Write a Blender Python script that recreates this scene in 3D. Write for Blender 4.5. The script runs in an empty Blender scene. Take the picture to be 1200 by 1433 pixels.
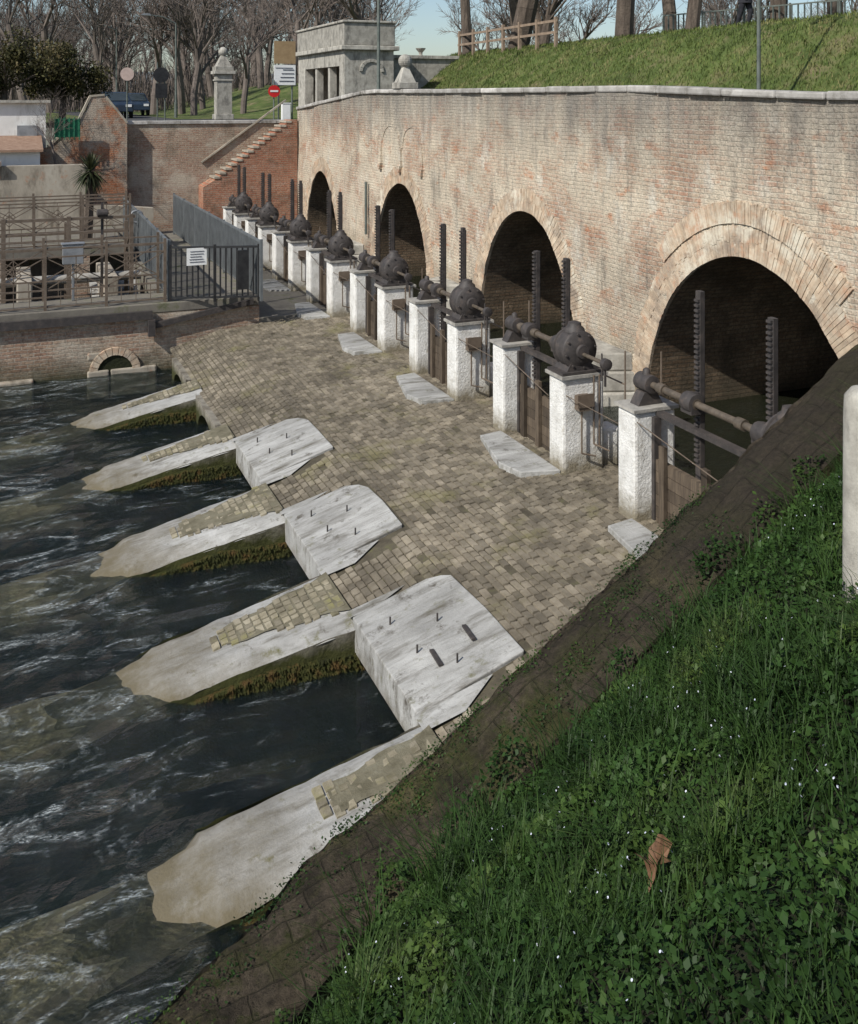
import bpy, math, random
import numpy as np
from mathutils import Vector, Quaternion, noise as mn
random.seed(7); rng=np.random.default_rng(7)
# world axes: x = across (towards bridge, upstream), y = along the bridge away from viewer, z up, river level 0
scene=bpy.context.scene
def lin(c): return (c[0],c[1],c[2],1.0)
# ---------------------------------------------------------------- mesh builder
class MB:
    def __init__(s): s.v=[];s.f=[];s.r=[]
    def add(s,vs,fs,r=None):
        b=len(s.v); s.v+= [tuple(q) for q in vs]; s.f+=[tuple(i+b for i in f) for f in fs]
        r=random.random() if r is None else r
        s.r+=[r]*len(fs)
    def box(s,x0,x1,y0,y1,z0,z1,r=None):
        s.add([(x0,y0,z0),(x1,y0,z0),(x1,y1,z0),(x0,y1,z0),(x0,y0,z1),(x1,y0,z1),(x1,y1,z1),(x0,y1,z1)],
              [(0,3,2,1),(4,5,6,7),(0,1,5,4),(1,2,6,5),(2,3,7,6),(3,0,4,7)],r)
    def cyl(s,p0,p1,r0,r1=None,n=10,caps=True,r=None):
        r1=r0 if r1 is None else r1
        p0=Vector(p0);p1=Vector(p1);d=(p1-p0).normalized()
        a=d.orthogonal().normalized();b=d.cross(a)
        vs=[];fs=[]
        for p,rr in ((p0,r0),(p1,r1)):
            for i in range(n):
                t=2*math.pi*i/n; vs.append(p+a*math.cos(t)*rr+b*math.sin(t)*rr)
        for i in range(n):
            j=(i+1)%n; fs.append((i,j,n+j,n+i))
        if caps: fs.append(tuple(range(n-1,-1,-1))); fs.append(tuple(range(n,2*n)))
        s.add(vs,fs,r)
    def lathe(s,p,axis,prof,n=20,r=None):
        p=Vector(p);d=Vector(axis).normalized();a=d.orthogonal().normalized();b=d.cross(a);vs=[];fs=[]
        for (h,rr) in prof:
            for i in range(n):
                t=2*math.pi*i/n; vs.append(p+d*h+a*math.cos(t)*rr+b*math.sin(t)*rr)
        for k in range(len(prof)-1):
            for i in range(n):
                j=(i+1)%n; fs.append((k*n+i,k*n+j,(k+1)*n+j,(k+1)*n+i))
        fs.append(tuple(range(n-1,-1,-1))); m=(len(prof)-1)*n; fs.append(tuple(range(m,m+n)))
        s.add(vs,fs,r)
    def bar(s,p0,p1,w,h,r=None):
        p0=Vector(p0);p1=Vector(p1);d=(p1-p0).normalized();up=Vector((0,0,1))
        if abs(d.z)>.95: up=Vector((1,0,0))
        a=d.cross(up).normalized()*w/2;b=a.cross(d).normalized()*h/2
        vs=[p+q for p in (p0,p1) for q in (-a-b,a-b,a+b,-a+b)]
        s.add(vs,[(0,3,2,1),(4,5,6,7),(0,1,5,4),(1,2,6,5),(2,3,7,6),(3,0,4,7)],r)
    def prism(s,poly,lo,hi,ax='y',r=None):
        n=len(poly)
        def P(a,b,c):
            return (a,c,b) if ax=='y' else ((c,a,b) if ax=='x' else (a,b,c))
        vs=[P(a,b,lo) for a,b in poly]+[P(a,b,hi) for a,b in poly]
        fs=[tuple(range(n)),tuple(range(2*n-1,n-1,-1))]
        for i in range(n):
            j=(i+1)%n; fs.append((i,n+i,n+j,j))
        s.add(vs,fs,r)
    def obj(s,name,mat,parent=None,smooth=False,bevel=0,fixn=True):
        me=bpy.data.meshes.new(name); me.from_pydata(s.v,[],s.f)
        at=me.attributes.new('rnd','FLOAT','FACE'); at.data.foreach_set('value',s.r)
        me.materials.append(mat)
        if smooth: me.polygons.foreach_set('use_smooth',[True]*len(me.polygons))
        me.update()
        if fixn:
            import bmesh
            bm=bmesh.new();bm.from_mesh(me);bmesh.ops.recalc_face_normals(bm,faces=bm.faces);bm.to_mesh(me);bm.free()
        o=bpy.data.objects.new(name,me); scene.collection.objects.link(o)
        if parent: o.parent=parent
        if bevel:
            m=o.modifiers.new('b','BEVEL');m.width=bevel;m.segments=2;m.limit_method='ANGLE'
        if smooth:
            m=o.modifiers.new('e','EDGE_SPLIT');m.split_angle=math.radians(50)
        return o
def empty(name,loc=(0,0,0)):
    o=bpy.data.objects.new(name,None);scene.collection.objects.link(o);o.location=loc;return o
# ---------------------------------------------------------------- materials
class NT:
    def __init__(s,name):
        s.m=bpy.data.materials.new(name);s.m.use_nodes=True;s.t=s.m.node_tree;s.n=s.t.nodes;s.n.clear()
        s.out=s.n.new('ShaderNodeOutputMaterial');s.tc=s.n.new('ShaderNodeTexCoord')
    def link(s,a,b): s.t.links.new(a,b)
    def mapping(s,scale=(1,1,1),rot=(0,0,0),src=None):
        m=s.n.new('ShaderNodeMapping');m.inputs['Scale'].default_value=scale;m.inputs['Rotation'].default_value=rot
        s.link(src or s.tc.outputs['Object'],m.inputs['Vector']);return m.outputs[0]
    def noise(s,scale,detail=6,rough=.6,stretch=(1,1,1),dist=0,src=None):
        n=s.n.new('ShaderNodeTexNoise');n.inputs['Scale'].default_value=scale;n.inputs['Detail'].default_value=detail
        n.inputs['Roughness'].default_value=rough;n.inputs['Distortion'].default_value=dist
        s.link(s.mapping(stretch,src=src),n.inputs['Vector']);return n.outputs['Fac']
    def ramp(s,fac,stops):
        r=s.n.new('ShaderNodeValToRGB');e=r.color_ramp.elements
        while len(e)<len(stops): e.new(.5)
        for i,(p,c) in enumerate(stops):
            e[i].position=p; e[i].color=lin(c) if not isinstance(c,(int,float)) else (c,c,c,1)
        s.link(fac,r.inputs[0]);return r.outputs['Color']
    def rng(s,v,a,b,c=0,d=1):
        r=s.n.new('ShaderNodeMapRange');r.inputs[1].default_value=a;r.inputs[2].default_value=b;r.inputs[3].default_value=c;r.inputs[4].default_value=d
        s.link(v,r.inputs[0]);return r.outputs[0]
    def math(s,op,a,b):
        m=s.n.new('ShaderNodeMath');m.operation=op
        for i,x in enumerate((a,b)):
            if isinstance(x,(int,float)): m.inputs[i].default_value=x
            else: s.link(x,m.inputs[i])
        return m.outputs[0]
    def mix(s,f,a,b,mode='MIX'):
        m=s.n.new('ShaderNodeMix');m.data_type='RGBA';m.blend_type=mode
        for i,x in ((0,f),(6,a),(7,b)):
            if isinstance(x,(int,float)): m.inputs[i].default_value=x
            elif isinstance(x,tuple): m.inputs[i].default_value=lin(x)
            else: s.link(x,m.inputs[i])
        return m.outputs[2]
    def sep(s):
        x=s.n.new('ShaderNodeSeparateXYZ');s.link(s.tc.outputs['Object'],x.inputs[0]);return x.outputs
    def attr(s,n='rnd'):
        a=s.n.new('ShaderNodeAttribute');a.attribute_name=n;return a.outputs['Fac']
    def bump(s,h,strength=.3,dist=.02,nrm=None):
        b=s.n.new('ShaderNodeBump');b.inputs['Strength'].default_value=strength;b.inputs['Distance'].default_value=dist
        s.link(h,b.inputs['Height'])
        if nrm: s.link(nrm,b.inputs['Normal'])
        return b.outputs[0]
    def finish(s,col,rough=.9,nrm=None,metal=0,spec=.3):
        p=s.n.new('ShaderNodeBsdfPrincipled')
        if isinstance(col,tuple): p.inputs['Base Color'].default_value=lin(col)
        else: s.link(col,p.inputs['Base Color'])
        p.inputs['Roughness'].default_value=rough;p.inputs['Metallic'].default_value=metal
        p.inputs['Specular IOR Level'].default_value=spec
        if nrm: s.link(nrm,p.inputs['Normal'])
        s.link(p.outputs[0],s.out.inputs[0]);return s.m
def nmat(name,stops,scale=3,rough=.9,bump=.3,bscale=25,bd=.02,stretch=(1,1,1),attr=None,patch=None,metal=0,over=None,spec=.3,zover=None):
    N=NT(name);f=N.noise(scale,8,.65,stretch);c=N.ramp(f,stops)
    if attr: c=N.mix(1.0,c,N.ramp(N.attr(),[(0,attr[0]),(1,attr[1])]),'MULTIPLY')
    if patch: c=N.mix(1.0,c,N.ramp(N.noise(patch[0],4,.6),[(.35,patch[1]),(.65,patch[2])]),'MULTIPLY')
    for o in (over or []):
        c=N.mix(N.rng(N.noise(o[1],8,.7,o[4]),o[2],o[3]),c,o[0])
    if zover:
        z=N.sep()[2];zz=N.math('ADD',z,N.math('MULTIPLY',N.math('SUBTRACT',N.noise(zover[4],6,.7),.5),zover[3]))
        c=N.mix(N.rng(zz,zover[1],zover[2],1,0),c,zover[0])
    b=N.bump(N.noise(bscale,8,.7),bump,bd)
    return N.finish(c,rough,b,metal,spec)
def brickmat(name,axis,c1,c2,mortar,over=(),bw=.26,rh=.078,ms=.012,bump=.6,top=None,bot=None,bd=.02,hi=1.12,dark=(.45,.75)):
    N=NT(name);S=N.sep();cb=N.n.new('ShaderNodeCombineXYZ')
    a={'x':0,'y':1,'z':2}
    wob=N.math('MULTIPLY',N.math('SUBTRACT',N.noise(1.3,3,.5),.5),.07)
    wob2=N.math('MULTIPLY',N.math('SUBTRACT',N.noise(7,3,.5),.5),.035)
    N.link(N.math('ADD',S[a[axis[0]]],wob2),cb.inputs[0]);N.link(N.math('ADD',N.math('ADD',S[a[axis[1]]],wob),N.math('MULTIPLY',wob2,.5)),cb.inputs[1])
    b=N.n.new('ShaderNodeTexBrick');N.link(cb.outputs[0],b.inputs['Vector'])
    b.inputs['Scale'].default_value=1;b.inputs['Brick Width'].default_value=bw;b.inputs['Row Height'].default_value=rh
    b.inputs['Mortar Size'].default_value=ms;b.inputs['Mortar Smooth'].default_value=.4;b.inputs['Bias'].default_value=0
    b.inputs['Color1'].default_value=lin(c1);b.inputs['Color2'].default_value=lin(c2);b.inputs['Mortar'].default_value=lin(mortar)
    c=b.outputs['Color']
    c=N.mix(N.rng(N.noise(14,6,.7),dark[0],dark[1]),c,tuple(x*.55 for x in c1))
    for o in over: c=N.mix(N.rng(N.noise(o[1],9,.72,o[4]),o[2],o[3],0,o[5] if len(o)>5 else 1),c,o[0])
    z=S[2]
    for t in (top,bot):
        if t:
            zz=N.math('ADD',z,N.math('MULTIPLY',N.math('SUBTRACT',N.noise(t[4],8,.7,t[5]),.5),t[3]))
            c=N.mix(N.rng(zz,t[1],t[2],0,t[6] if len(t)>6 else .85),c,t[0])
    c=N.mix(1.0,c,N.ramp(N.noise(22,8,.8),[(.3,.55),(.6,hi)]),'MULTIPLY')
    c=N.mix(1.0,c,N.ramp(N.noise(.45,5,.6),[(.35,.86),(.65,1.08)]),'MULTIPLY')
    h=N.math('ADD',N.math('MULTIPLY',b.outputs['Fac'],-1.0),N.math('MULTIPLY',N.noise(18,8,.75),1.5))
    return N.finish(c,.95,N.bump(h,bump,bd),0,.15)

m_bridge=brickmat('old_bridge_brick','yz',(.50,.285,.195),(.58,.44,.315),(.62,.55,.435),
   over=[((.72,.64,.50),.5,.40,.54,(1,1,1.3),.80),((.54,.25,.135),1.5,.56,.66,(1,1,2.0),.78),((.76,.71,.60),1.7,.54,.66,(1,1,.7),.78),((.27,.24,.20),1.4,.53,.66,(1,2.0,.45),.66),((.12,.095,.075),10,.62,.72,(1,.6,1.6),.88)],
   top=((.24,.225,.20),4.7,6.4,2.8,1.4,(1,2.8,.28),.88),bot=((.20,.165,.115),2.1,.9,1.1,2,(1,1,1),.82),bump=1,bd=.04)
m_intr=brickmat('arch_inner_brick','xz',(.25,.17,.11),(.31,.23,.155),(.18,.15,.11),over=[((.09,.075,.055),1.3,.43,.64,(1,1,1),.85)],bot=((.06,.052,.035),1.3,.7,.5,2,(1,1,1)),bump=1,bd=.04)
m_vous=nmat('voussoir_brick',[(.25,(.40,.285,.195)),(.5,(.54,.425,.305)),(.75,(.64,.555,.43))],6,.95,.8,30,.02,attr=(.72,1.04),over=[((.24,.195,.155),2.0,.48,.70,(1,1,1)),((.48,.27,.165),3.3,.54,.70,(1,1,1)),((.62,.57,.46),1.3,.52,.64,(1,1,1))])
m_brickx=brickmat('river_wall_brick','xz',(.33,.20,.14),(.40,.30,.215),(.37,.32,.26),
   over=[((.46,.41,.33),.8,.46,.60,(1,1,1.5),.75),((.14,.12,.09),1.8,.50,.68,(1,1,.5),.8)],bot=((.045,.05,.025),.5,.0,.6,2,(1,1,1)))
m_redbrick=brickmat('red_brick','xz',(.36,.145,.09),(.43,.23,.15),(.33,.26,.19),over=[((.12,.085,.06),1.8,.50,.66,(1,1,.7),.75),((.42,.36,.30),1.3,.54,.70,(1,1,2),.65)])
m_orange=brickmat('orange_render','xz',(.42,.165,.085),(.42,.22,.13),(.38,.25,.17),over=[((.36,.31,.25),.9,.44,.55,(1,1,1),.95),((.12,.09,.07),2.4,.52,.68,(1,1,.5),.8)])
m_stucco=nmat('stained_stucco',[(.3,(.20,.18,.145)),(.5,(.34,.30,.24)),(.7,(.42,.385,.32))],1.2,.95,.4,20,stretch=(1,1,.5),over=[((.11,.09,.065),2,.50,.70,(1,1,.4)),((.34,.2,.13),3,.58,.7,(1,1,1))])
m_white=nmat('white_wall_paint',[(.3,(.60,.59,.56)),(.6,(.72,.71,.68))],1.5,.8,.15,20,over=[((.33,.31,.27),2,.56,.78,(1,1,.3))])
m_pillar=nmat('limewashed_concrete',[(.25,(.58,.56,.51)),(.5,(.78,.77,.73)),(.8,(.82,.81,.78))],5,.85,1.0,26,.03,patch=(2.5,.86,1.0),over=[((.38,.34,.27),7,.60,.75,(1,1,.35)),((.25,.22,.18),17,.65,.74,(1,1,.8))],zover=((.24,.21,.15),1.02,1.36,.5,7))
m_pillcap=nmat('pillar_cap_stone',[(.3,(.2,.19,.17)),(.7,(.4,.38,.34))],8,.9,.4,30)
m_iron=nmat('dark_weathered_iron',[(.3,(.030,.027,.026)),(.55,(.055,.048,.045)),(.78,(.11,.085,.07))],9,.62,.25,60,.004,metal=0,spec=.35)
m_brass=nmat('greased_shaft',[(.3,(.06,.05,.038)),(.7,(.15,.12,.09))],12,.5,.2,50,.004,metal=.2,spec=.4)
m_timber=nmat('wet_gate_timber',[(.3,(.04,.03,.022)),(.7,(.13,.10,.07))],5,.85,.5,18,.01,stretch=(1,6,.6),attr=(.6,1.2))
m_conc=nmat('apron_concrete',[(.25,(.23,.225,.21)),(.45,(.34,.335,.315)),(.6,(.42,.415,.395)),(.78,(.49,.485,.465))],2.6,.85,.8,30,.014,stretch=(.55,1.7,1),patch=(.9,.74,1.05),
   over=[((.10,.09,.07),1.9,.52,.70,(.5,2.2,1)),((.19,.185,.165),7,.53,.72,(.35,3.2,1)),((.12,.115,.055),5,.58,.72,(1,1,1)),((.08,.07,.055),2.6,.58,.68,(1.4,1.2,1))],zover=((.13,.11,.07),.0,.30,.42,3.5))
m_side=nmat('pier_side_mossy',[(.3,(.15,.13,.10)),(.7,(.29,.27,.225))],3,.95,.7,14,.05,over=[((.06,.05,.038),2.2,.46,.64,(1,1,.4))],zover=((.038,.040,.010),.22,.44,.4,5))
m_moss=nmat('wet_moss',[(.3,(.014,.016,.004)),(.5,(.045,.048,.010)),(.68,(.10,.055,.018)),(.8,(.08,.10,.018))],7,.9,1,40,.03)
m_cob=nmat('worn_paving_sett',[(.25,(.115,.096,.070)),(.5,(.22,.188,.138)),(.75,(.32,.28,.215))],4,.9,.9,50,.010,attr=(.60,1.14),patch=(.45,.74,1.12),over=[((.165,.150,.07),1.1,.54,.72,(1,1,1)),((.075,.064,.048),1.3,.52,.76,(1,1,1)),((.09,.077,.058),.8,.54,.70,(2.5,.5,1)),((.38,.35,.29),9,.66,.76,(1,1,1))])
m_cob2=nmat('mossy_pier_sett',[(.25,(.13,.112,.075)),(.5,(.25,.22,.155)),(.75,(.36,.325,.25))],4,.9,.9,50,.010,attr=(.65,1.14),over=[((.20,.185,.085),2.2,.54,.68,(1,1,1)),((.09,.08,.045),3,.52,.72,(1,1,1))])
m_joint=nmat('sett_joint_earth',[(.3,(.05,.042,.03)),(.55,(.095,.082,.055)),(.75,(.12,.12,.05))],5,.95,.8,40,.02)
m_bedm=nmat('pier_joint_earth',[(.3,(.09,.08,.05)),(.55,(.16,.145,.10)),(.75,(.20,.19,.14))],5,.95,.8,40,.02)
m_cap=brickmat('mossy_cap_brick','xy',(.085,.068,.048),(.125,.10,.07),(.055,.046,.030),over=[((.060,.066,.018),1.3,.47,.60,(1,1,1),.85),((.18,.15,.07),.9,.52,.66,(1,1,1),.85),((.032,.027,.019),2.2,.46,.64,(1,1,1),.85),((.04,.05,.012),5,.54,.66,(1,1,1),.8),((.22,.20,.17),16,.66,.73,(1,1,1),.8)],bw=.36,rh=.19,ms=.008,bump=1.0,bd=.05,
   top=((.045,.037,.028),1.1,2.2,.8,1.5,(1,1,1),.75))
m_core=nmat('wall_rubble',[(.25,(.035,.028,.02)),(.5,(.075,.06,.045)),(.72,(.13,.105,.075))],5,.95,1,12,.06,over=[((.05,.058,.012),1.6,.52,.68,(1,1,1))])
m_lime=nmat('limestone',[(.3,(.24,.225,.195)),(.6,(.42,.40,.35)),(.8,(.52,.50,.45))],4,.9,.5,25,.02,attr=(.8,1.1),over=[((.10,.095,.085),3,.50,.70,(1,1,.4))])
m_coping=nmat('coping_stone',[(.3,(.26,.245,.22)),(.6,(.46,.44,.41)),(.8,(.56,.55,.52))],4,.9,.5,25,.02,attr=(.7,1.12),over=[((.12,.11,.09),2.2,.52,.7,(1,1,1))])
m_fence=nmat('grey_painted_steel',[(.3,(.11,.12,.125)),(.7,(.20,.215,.22))],3,.5,.05,40,.002,metal=.3)
m_rail=nmat('brown_painted_steel',[(.3,(.10,.075,.055)),(.7,(.19,.15,.115))],6,.6,.1,40,.002,metal=.2)
m_blackgate=nmat('black_iron_gate',[(.3,(.02,.02,.022)),(.7,(.05,.05,.05))],6,.5,.1,40,.002,metal=.3)
m_deck=nmat('deck_concrete',[(.3,(.11,.10,.085)),(.7,(.22,.20,.165))],2,.9,.3,20,over=[((.07,.08,.03),2,.53,.7,(1,1,1))])
m_asph=nmat('asphalt',[(.3,(.045,.045,.047)),(.7,(.075,.074,.072))],3,.9,.3,60,.005)
m_lawn=nmat('lawn_grass',[(.28,(.05,.075,.018)),(.5,(.09,.125,.032)),(.72,(.17,.17,.07))],1.6,.95,1,18,.08,patch=(.25,.75,1.15),over=[((.20,.165,.09),.9,.52,.68,(1,1,1))])
m_lawnb=nmat('lawn_blades',[(.3,(.05,.085,.018)),(.5,(.11,.145,.035)),(.7,(.22,.19,.09))],1.3,.9,0,18,attr=(.6,1.2))
m_soil=nmat('bank_soil',[(.3,(.010,.012,.005)),(.7,(.025,.028,.010))],6,.95,1,20,.04)
m_bark=nmat('tree_bark',[(.3,(.045,.035,.028)),(.6,(.12,.095,.075)),(.8,(.2,.17,.13))],5,.95,1,12,.05,stretch=(1,1,.25))
m_twig=nmat('bare_twigs',[(.3,(.095,.077,.067)),(.7,(.18,.15,.13))],2,.95,0,12)
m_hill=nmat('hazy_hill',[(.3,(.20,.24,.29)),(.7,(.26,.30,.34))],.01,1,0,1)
m_signw=nmat('sign_white',[(.4,(.68,.68,.66)),(.6,(.76,.76,.74))],2,.5,0)
m_signbr=nmat('sign_back_brown',[(.3,(.25,.17,.09)),(.7,(.34,.24,.13))],5,.6,.1)
m_red=nmat('sign_red',[(.4,(.50,.02,.02)),(.6,(.58,.03,.03))],2,.4,0)
m_signgrey=nmat('sign_back_grey',[(.4,(.22,.23,.24)),(.6,(.30,.31,.32))],4,.5,0,metal=.4)
m_pinkish=nmat('sign_back_faded',[(.4,(.50,.38,.33)),(.6,(.60,.46,.40))],4,.6,0)
m_text=nmat('sign_lettering',[(.4,(.04,.04,.06)),(.6,(.05,.05,.08))],4,.6,0)
m_pole=nmat('galvanised_pole',[(.3,(.10,.115,.10)),(.7,(.19,.21,.19))],5,.5,.05,metal=.4)
m_wood=nmat('weathered_rail_wood',[(.3,(.16,.115,.08)),(.7,(.30,.23,.17))],5,.9,.3,30)
m_carp=nmat('car_paint_dark',[(.4,(.02,.03,.05)),(.6,(.025,.04,.065))],1,.25,0,spec=.6)
m_glass=nmat('dark_glass',[(.4,(.03,.04,.045)),(.6,(.04,.05,.055))],1,.08,0,spec=.8)
m_tyre=nmat('tyre_rubber',[(.4,(.015,.015,.015)),(.6,(.03,.03,.03))],5,.9,.1)
m_coat=nmat('dark_cloth',[(.4,(.015,.016,.02)),(.6,(.03,.03,.035))],8,.95,.2)
m_skin=nmat('skin',[(.4,(.42,.25,.18)),(.6,(.48,.30,.22))],8,.6,0)
m_greenn=nmat('green_mesh_panel',[(.3,(.02,.12,.07)),(.7,(.03,.17,.09))],9,.8,.1)
m_tile=nmat('roof_tiles',[(.3,(.20,.12,.08)),(.7,(.32,.22,.16))],6,.9,.6,20,.03)
m_ramp=nmat('submerged_ramp',[(.3,(.28,.22,.14)),(.55,(.42,.345,.24)),(.75,(.54,.46,.34))],2.2,.9,.5,12,.03,stretch=(1,.5,1),over=[((.17,.14,.08),2.5,.53,.7,(.4,2,1))],zover=((.009,.016,.016),-.52,-.20,.16,1.6))  # deeper part painted dark, standing in for light lost in the water
m_bed=nmat('river_bed',[(.3,(.006,.013,.014)),(.6,(.013,.025,.025)),(.8,(.020,.032,.024))],.9,1,.4,3)
m_leafdry=nmat('dry_leaf',[(.3,(.10,.05,.028)),(.7,(.22,.125,.07))],20,.8,.3,60,.003)
def leafmat(name,stops,scale=1.5,rough=.55):
    N=NT(name);c=N.ramp(N.noise(scale,5,.6),stops)
    c=N.mix(1.0,c,N.ramp(N.attr(),[(0,.5),(1,1.45)]),'MULTIPLY')
    p=N.n.new('ShaderNodeBsdfPrincipled');N.link(c,p.inputs['Base Color']);p.inputs['Roughness'].default_value=rough;p.inputs['Specular IOR Level'].default_value=.2
    t=N.n.new('ShaderNodeBsdfTranslucent');N.link(c,t.inputs[0])
    mx=N.n.new('ShaderNodeMixShader');mx.inputs[0].default_value=.2;N.link(p.outputs[0],mx.inputs[1]);N.link(t.outputs[0],mx.inputs[2]);N.link(mx.outputs[0],N.out.inputs[0]);return N.m
m_leafg=leafmat('bank_weed_leaves',[(.3,(.012,.029,.007)),(.5,(.025,.055,.012)),(.70,(.062,.094,.020))],1.1)
m_blade=leafmat('bank_grass_blades',[(.3,(.018,.040,.010)),(.55,(.034,.068,.016)),(.75,(.082,.106,.036))],1.1)
m_flower=nmat('tiny_white_flowers',[(.4,(.42,.46,.56)),(.6,(.58,.60,.68))],9,.7,0)
m_bush=leafmat('evergreen_leaves',[(.3,(.03,.035,.012)),(.5,(.08,.075,.03)),(.72,(.16,.12,.06))],.8)
m_cord=leafmat('cordyline_leaves',[(.3,(.03,.04,.018)),(.7,(.07,.075,.035))])
def watermat(name,foam=True,tint=(.76,.81,.73),deep=(.010,.021,.023),fac=.22):
    N=NT(name)
    tr=N.n.new('ShaderNodeBsdfTransparent');tr.inputs[0].default_value=lin(tint)
    df=N.n.new('ShaderNodeBsdfDiffuse');df.inputs[0].default_value=lin(deep)
    m1=N.n.new('ShaderNodeMixShader');m1.inputs[0].default_value=fac;N.link(tr.outputs[0],m1.inputs[1]);N.link(df.outputs[0],m1.inputs[2])
    gl=N.n.new('ShaderNodeBsdfGlossy');gl.inputs['Roughness'].default_value=.06;gl.inputs['Color'].default_value=(.88,.92,.95,1)
    h=N.math('ADD',N.noise(2.0,6,.60,(1,1.5,1),1.4),N.math('MULTIPLY',N.noise(9,5,.65,(.7,1.7,1),1.2),.45))
    bp=N.bump(h,.95,.15);N.link(bp,gl.inputs['Normal'])
    fr=N.n.new('ShaderNodeFresnel');fr.inputs[0].default_value=1.33;N.link(bp,fr.inputs['Normal'])
    m2=N.n.new('ShaderNodeMixShader');N.link(fr.outputs[0],m2.inputs[0]);N.link(m1.outputs[0],m2.inputs[1]);N.link(gl.outputs[0],m2.inputs[2])
    out=m2.outputs[0]
    if foam:
        X=N.sep()[0]
        near=N.rng(N.math('ABSOLUTE',N.math('SUBTRACT',X,.3),0),0.3,3.0,.045,-.01)
        f1=N.rng(N.math('ADD',N.noise(.9,10,.74,(.8,1.9,1),1.8),near),.56,.70);f2=N.rng(N.noise(17,6,.8,(.6,1.5,1),1.5),.45,.63)
        f=N.math('MULTIPLY',N.math('MULTIPLY',f1,f2),.78)
        fd=N.n.new('ShaderNodeBsdfDiffuse');fd.inputs[0].default_value=(.57,.62,.62,1)
        m3=N.n.new('ShaderNodeMixShader');N.link(f,m3.inputs[0]);N.link(out,m3.inputs[1]);N.link(fd.outputs[0],m3.inputs[2]);out=m3.outputs[0]
    N.link(out,N.out.inputs[0]);return N.m
m_water=watermat('river_water');m_pool=watermat('pool_water',False,(.25,.28,.2),(.016,.018,.010),.7)
# ---------------------------------------------------------------- apron
PV=[(8.0,1.0),(7.0,1.0),(4.5,.8),(3.45,.5),(1.4,.08),(0.1,-.22),(-2.2,-.9)]
def pz(v):
    for i in range(len(PV)-1):
        a,b=PV[i],PV[i+1]
        if v>=b[0] or i==len(PV)-2:
            t=(v-b[0])/(a[0]-b[0]); return b[1]+t*(a[1]-b[1])
apron=empty('weir_apron')
base=MB()
arms=[(7.4,8.40,7.4,8.42),(10.2,11.52,10.32,11.42),(13.12,14.52,13.25,14.38),(16.25,17.4,16.3,17.3),(19.3,20.4,19.4,20.3),(22.3,23.2,22.4,23.1)]
chans=[(8.40,10.2),(11.52,13.12),(14.52,16.25),(17.4,19.3),(20.4,22.3)]
vs=[8.0,7,6,5.2,4.5,3.45]
def body(mb,u0,u1,vlist,dz,zbot):
    poly=[(v,pz(v)+dz) for v in vlist]+[(vlist[-1],zbot if not callable(zbot) else zbot(vlist[-1]))]+[(vlist[0],zbot if not callable(zbot) else zbot(vlist[0]))]
    mb.prism(poly,u0,u1,'y')
for a in arms: body(base,a[0],a[1],vs,-.03,-2)
for i,c in enumerate(chans):
    body(base,c[0],c[1],vs,-.03,lambda v:pz(v)-.30)
    base.box(6.2,6.4,c[0],c[1],-2,.45)
base.obj('apron_base',m_joint,apron)
slab=MB()
for k,c in enumerate(chans[:3]):
    ua,ub=c[0]+.04,c[1]+.08
    cut=.30 if k else .12
    N1=[(4.55,ua+.05),(4.57,(ua+ub)/2),(4.55,ub-cut),(4.47,ub-cut*.4),(4.30,ub+.02),(3.9,ub+.02),(3.43,ub),(3.43,ua-.02)]
    ext=[(v+.02*math.sin(9*u+k),u) if v>4.4 else (v,u) for v,u in N1]
    vv=[(v,u,pz(v)+.020) for v,u in ext]+[(v,u,pz(v)-.06 if v>3.5 else .17) for v,u in ext]
    m=len(ext);slab.add(vv,[tuple(range(m)),tuple(range(2*m-1,m-1,-1))]+[(i,m+i,m+(i+1)%m,(i+1)%m) for i in range(m)],.7)
slab.obj('mouth_slabs',m_conc,apron,bevel=.012)
lint=MB()
for c in chans[3:]: 
    pts=[(c[0],-.3),(c[0],.47),(c[1],.47),(c[1],-.3),(c[1]-.15,-.3)]
    for i in range(9):
        t=math.pi*i/8; uu=(c[0]+c[1])/2+((c[1]-c[0])/2-.2)*math.cos(t); pts.append((uu,-.1+.42*math.sin(t)))
    pts.append((c[0]+.15,-.3))
    lint.prism(pts,3.30,3.46,'x')
lint.obj('mouth_lintels',m_side,apron)
conc=MB();sides=MB();ramp=MB();mossb=MB();sb=MB()
def arm_u(a,v):
    t=max(0,min(1,(3.45-v)/2.05)); return a[0]+(a[2]-a[0])*t, a[1]+(a[3]-a[1])*t
def strip_mw(a,v,ai):
    u0,u1=arm_u(a,v);m=(u0+u1)/2+.03;w=(u1-u0)*.5-.21;w*=max(.42,(v-1.0)/2.45)
    return m,w+.03*math.sin(v*11+ai)
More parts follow.
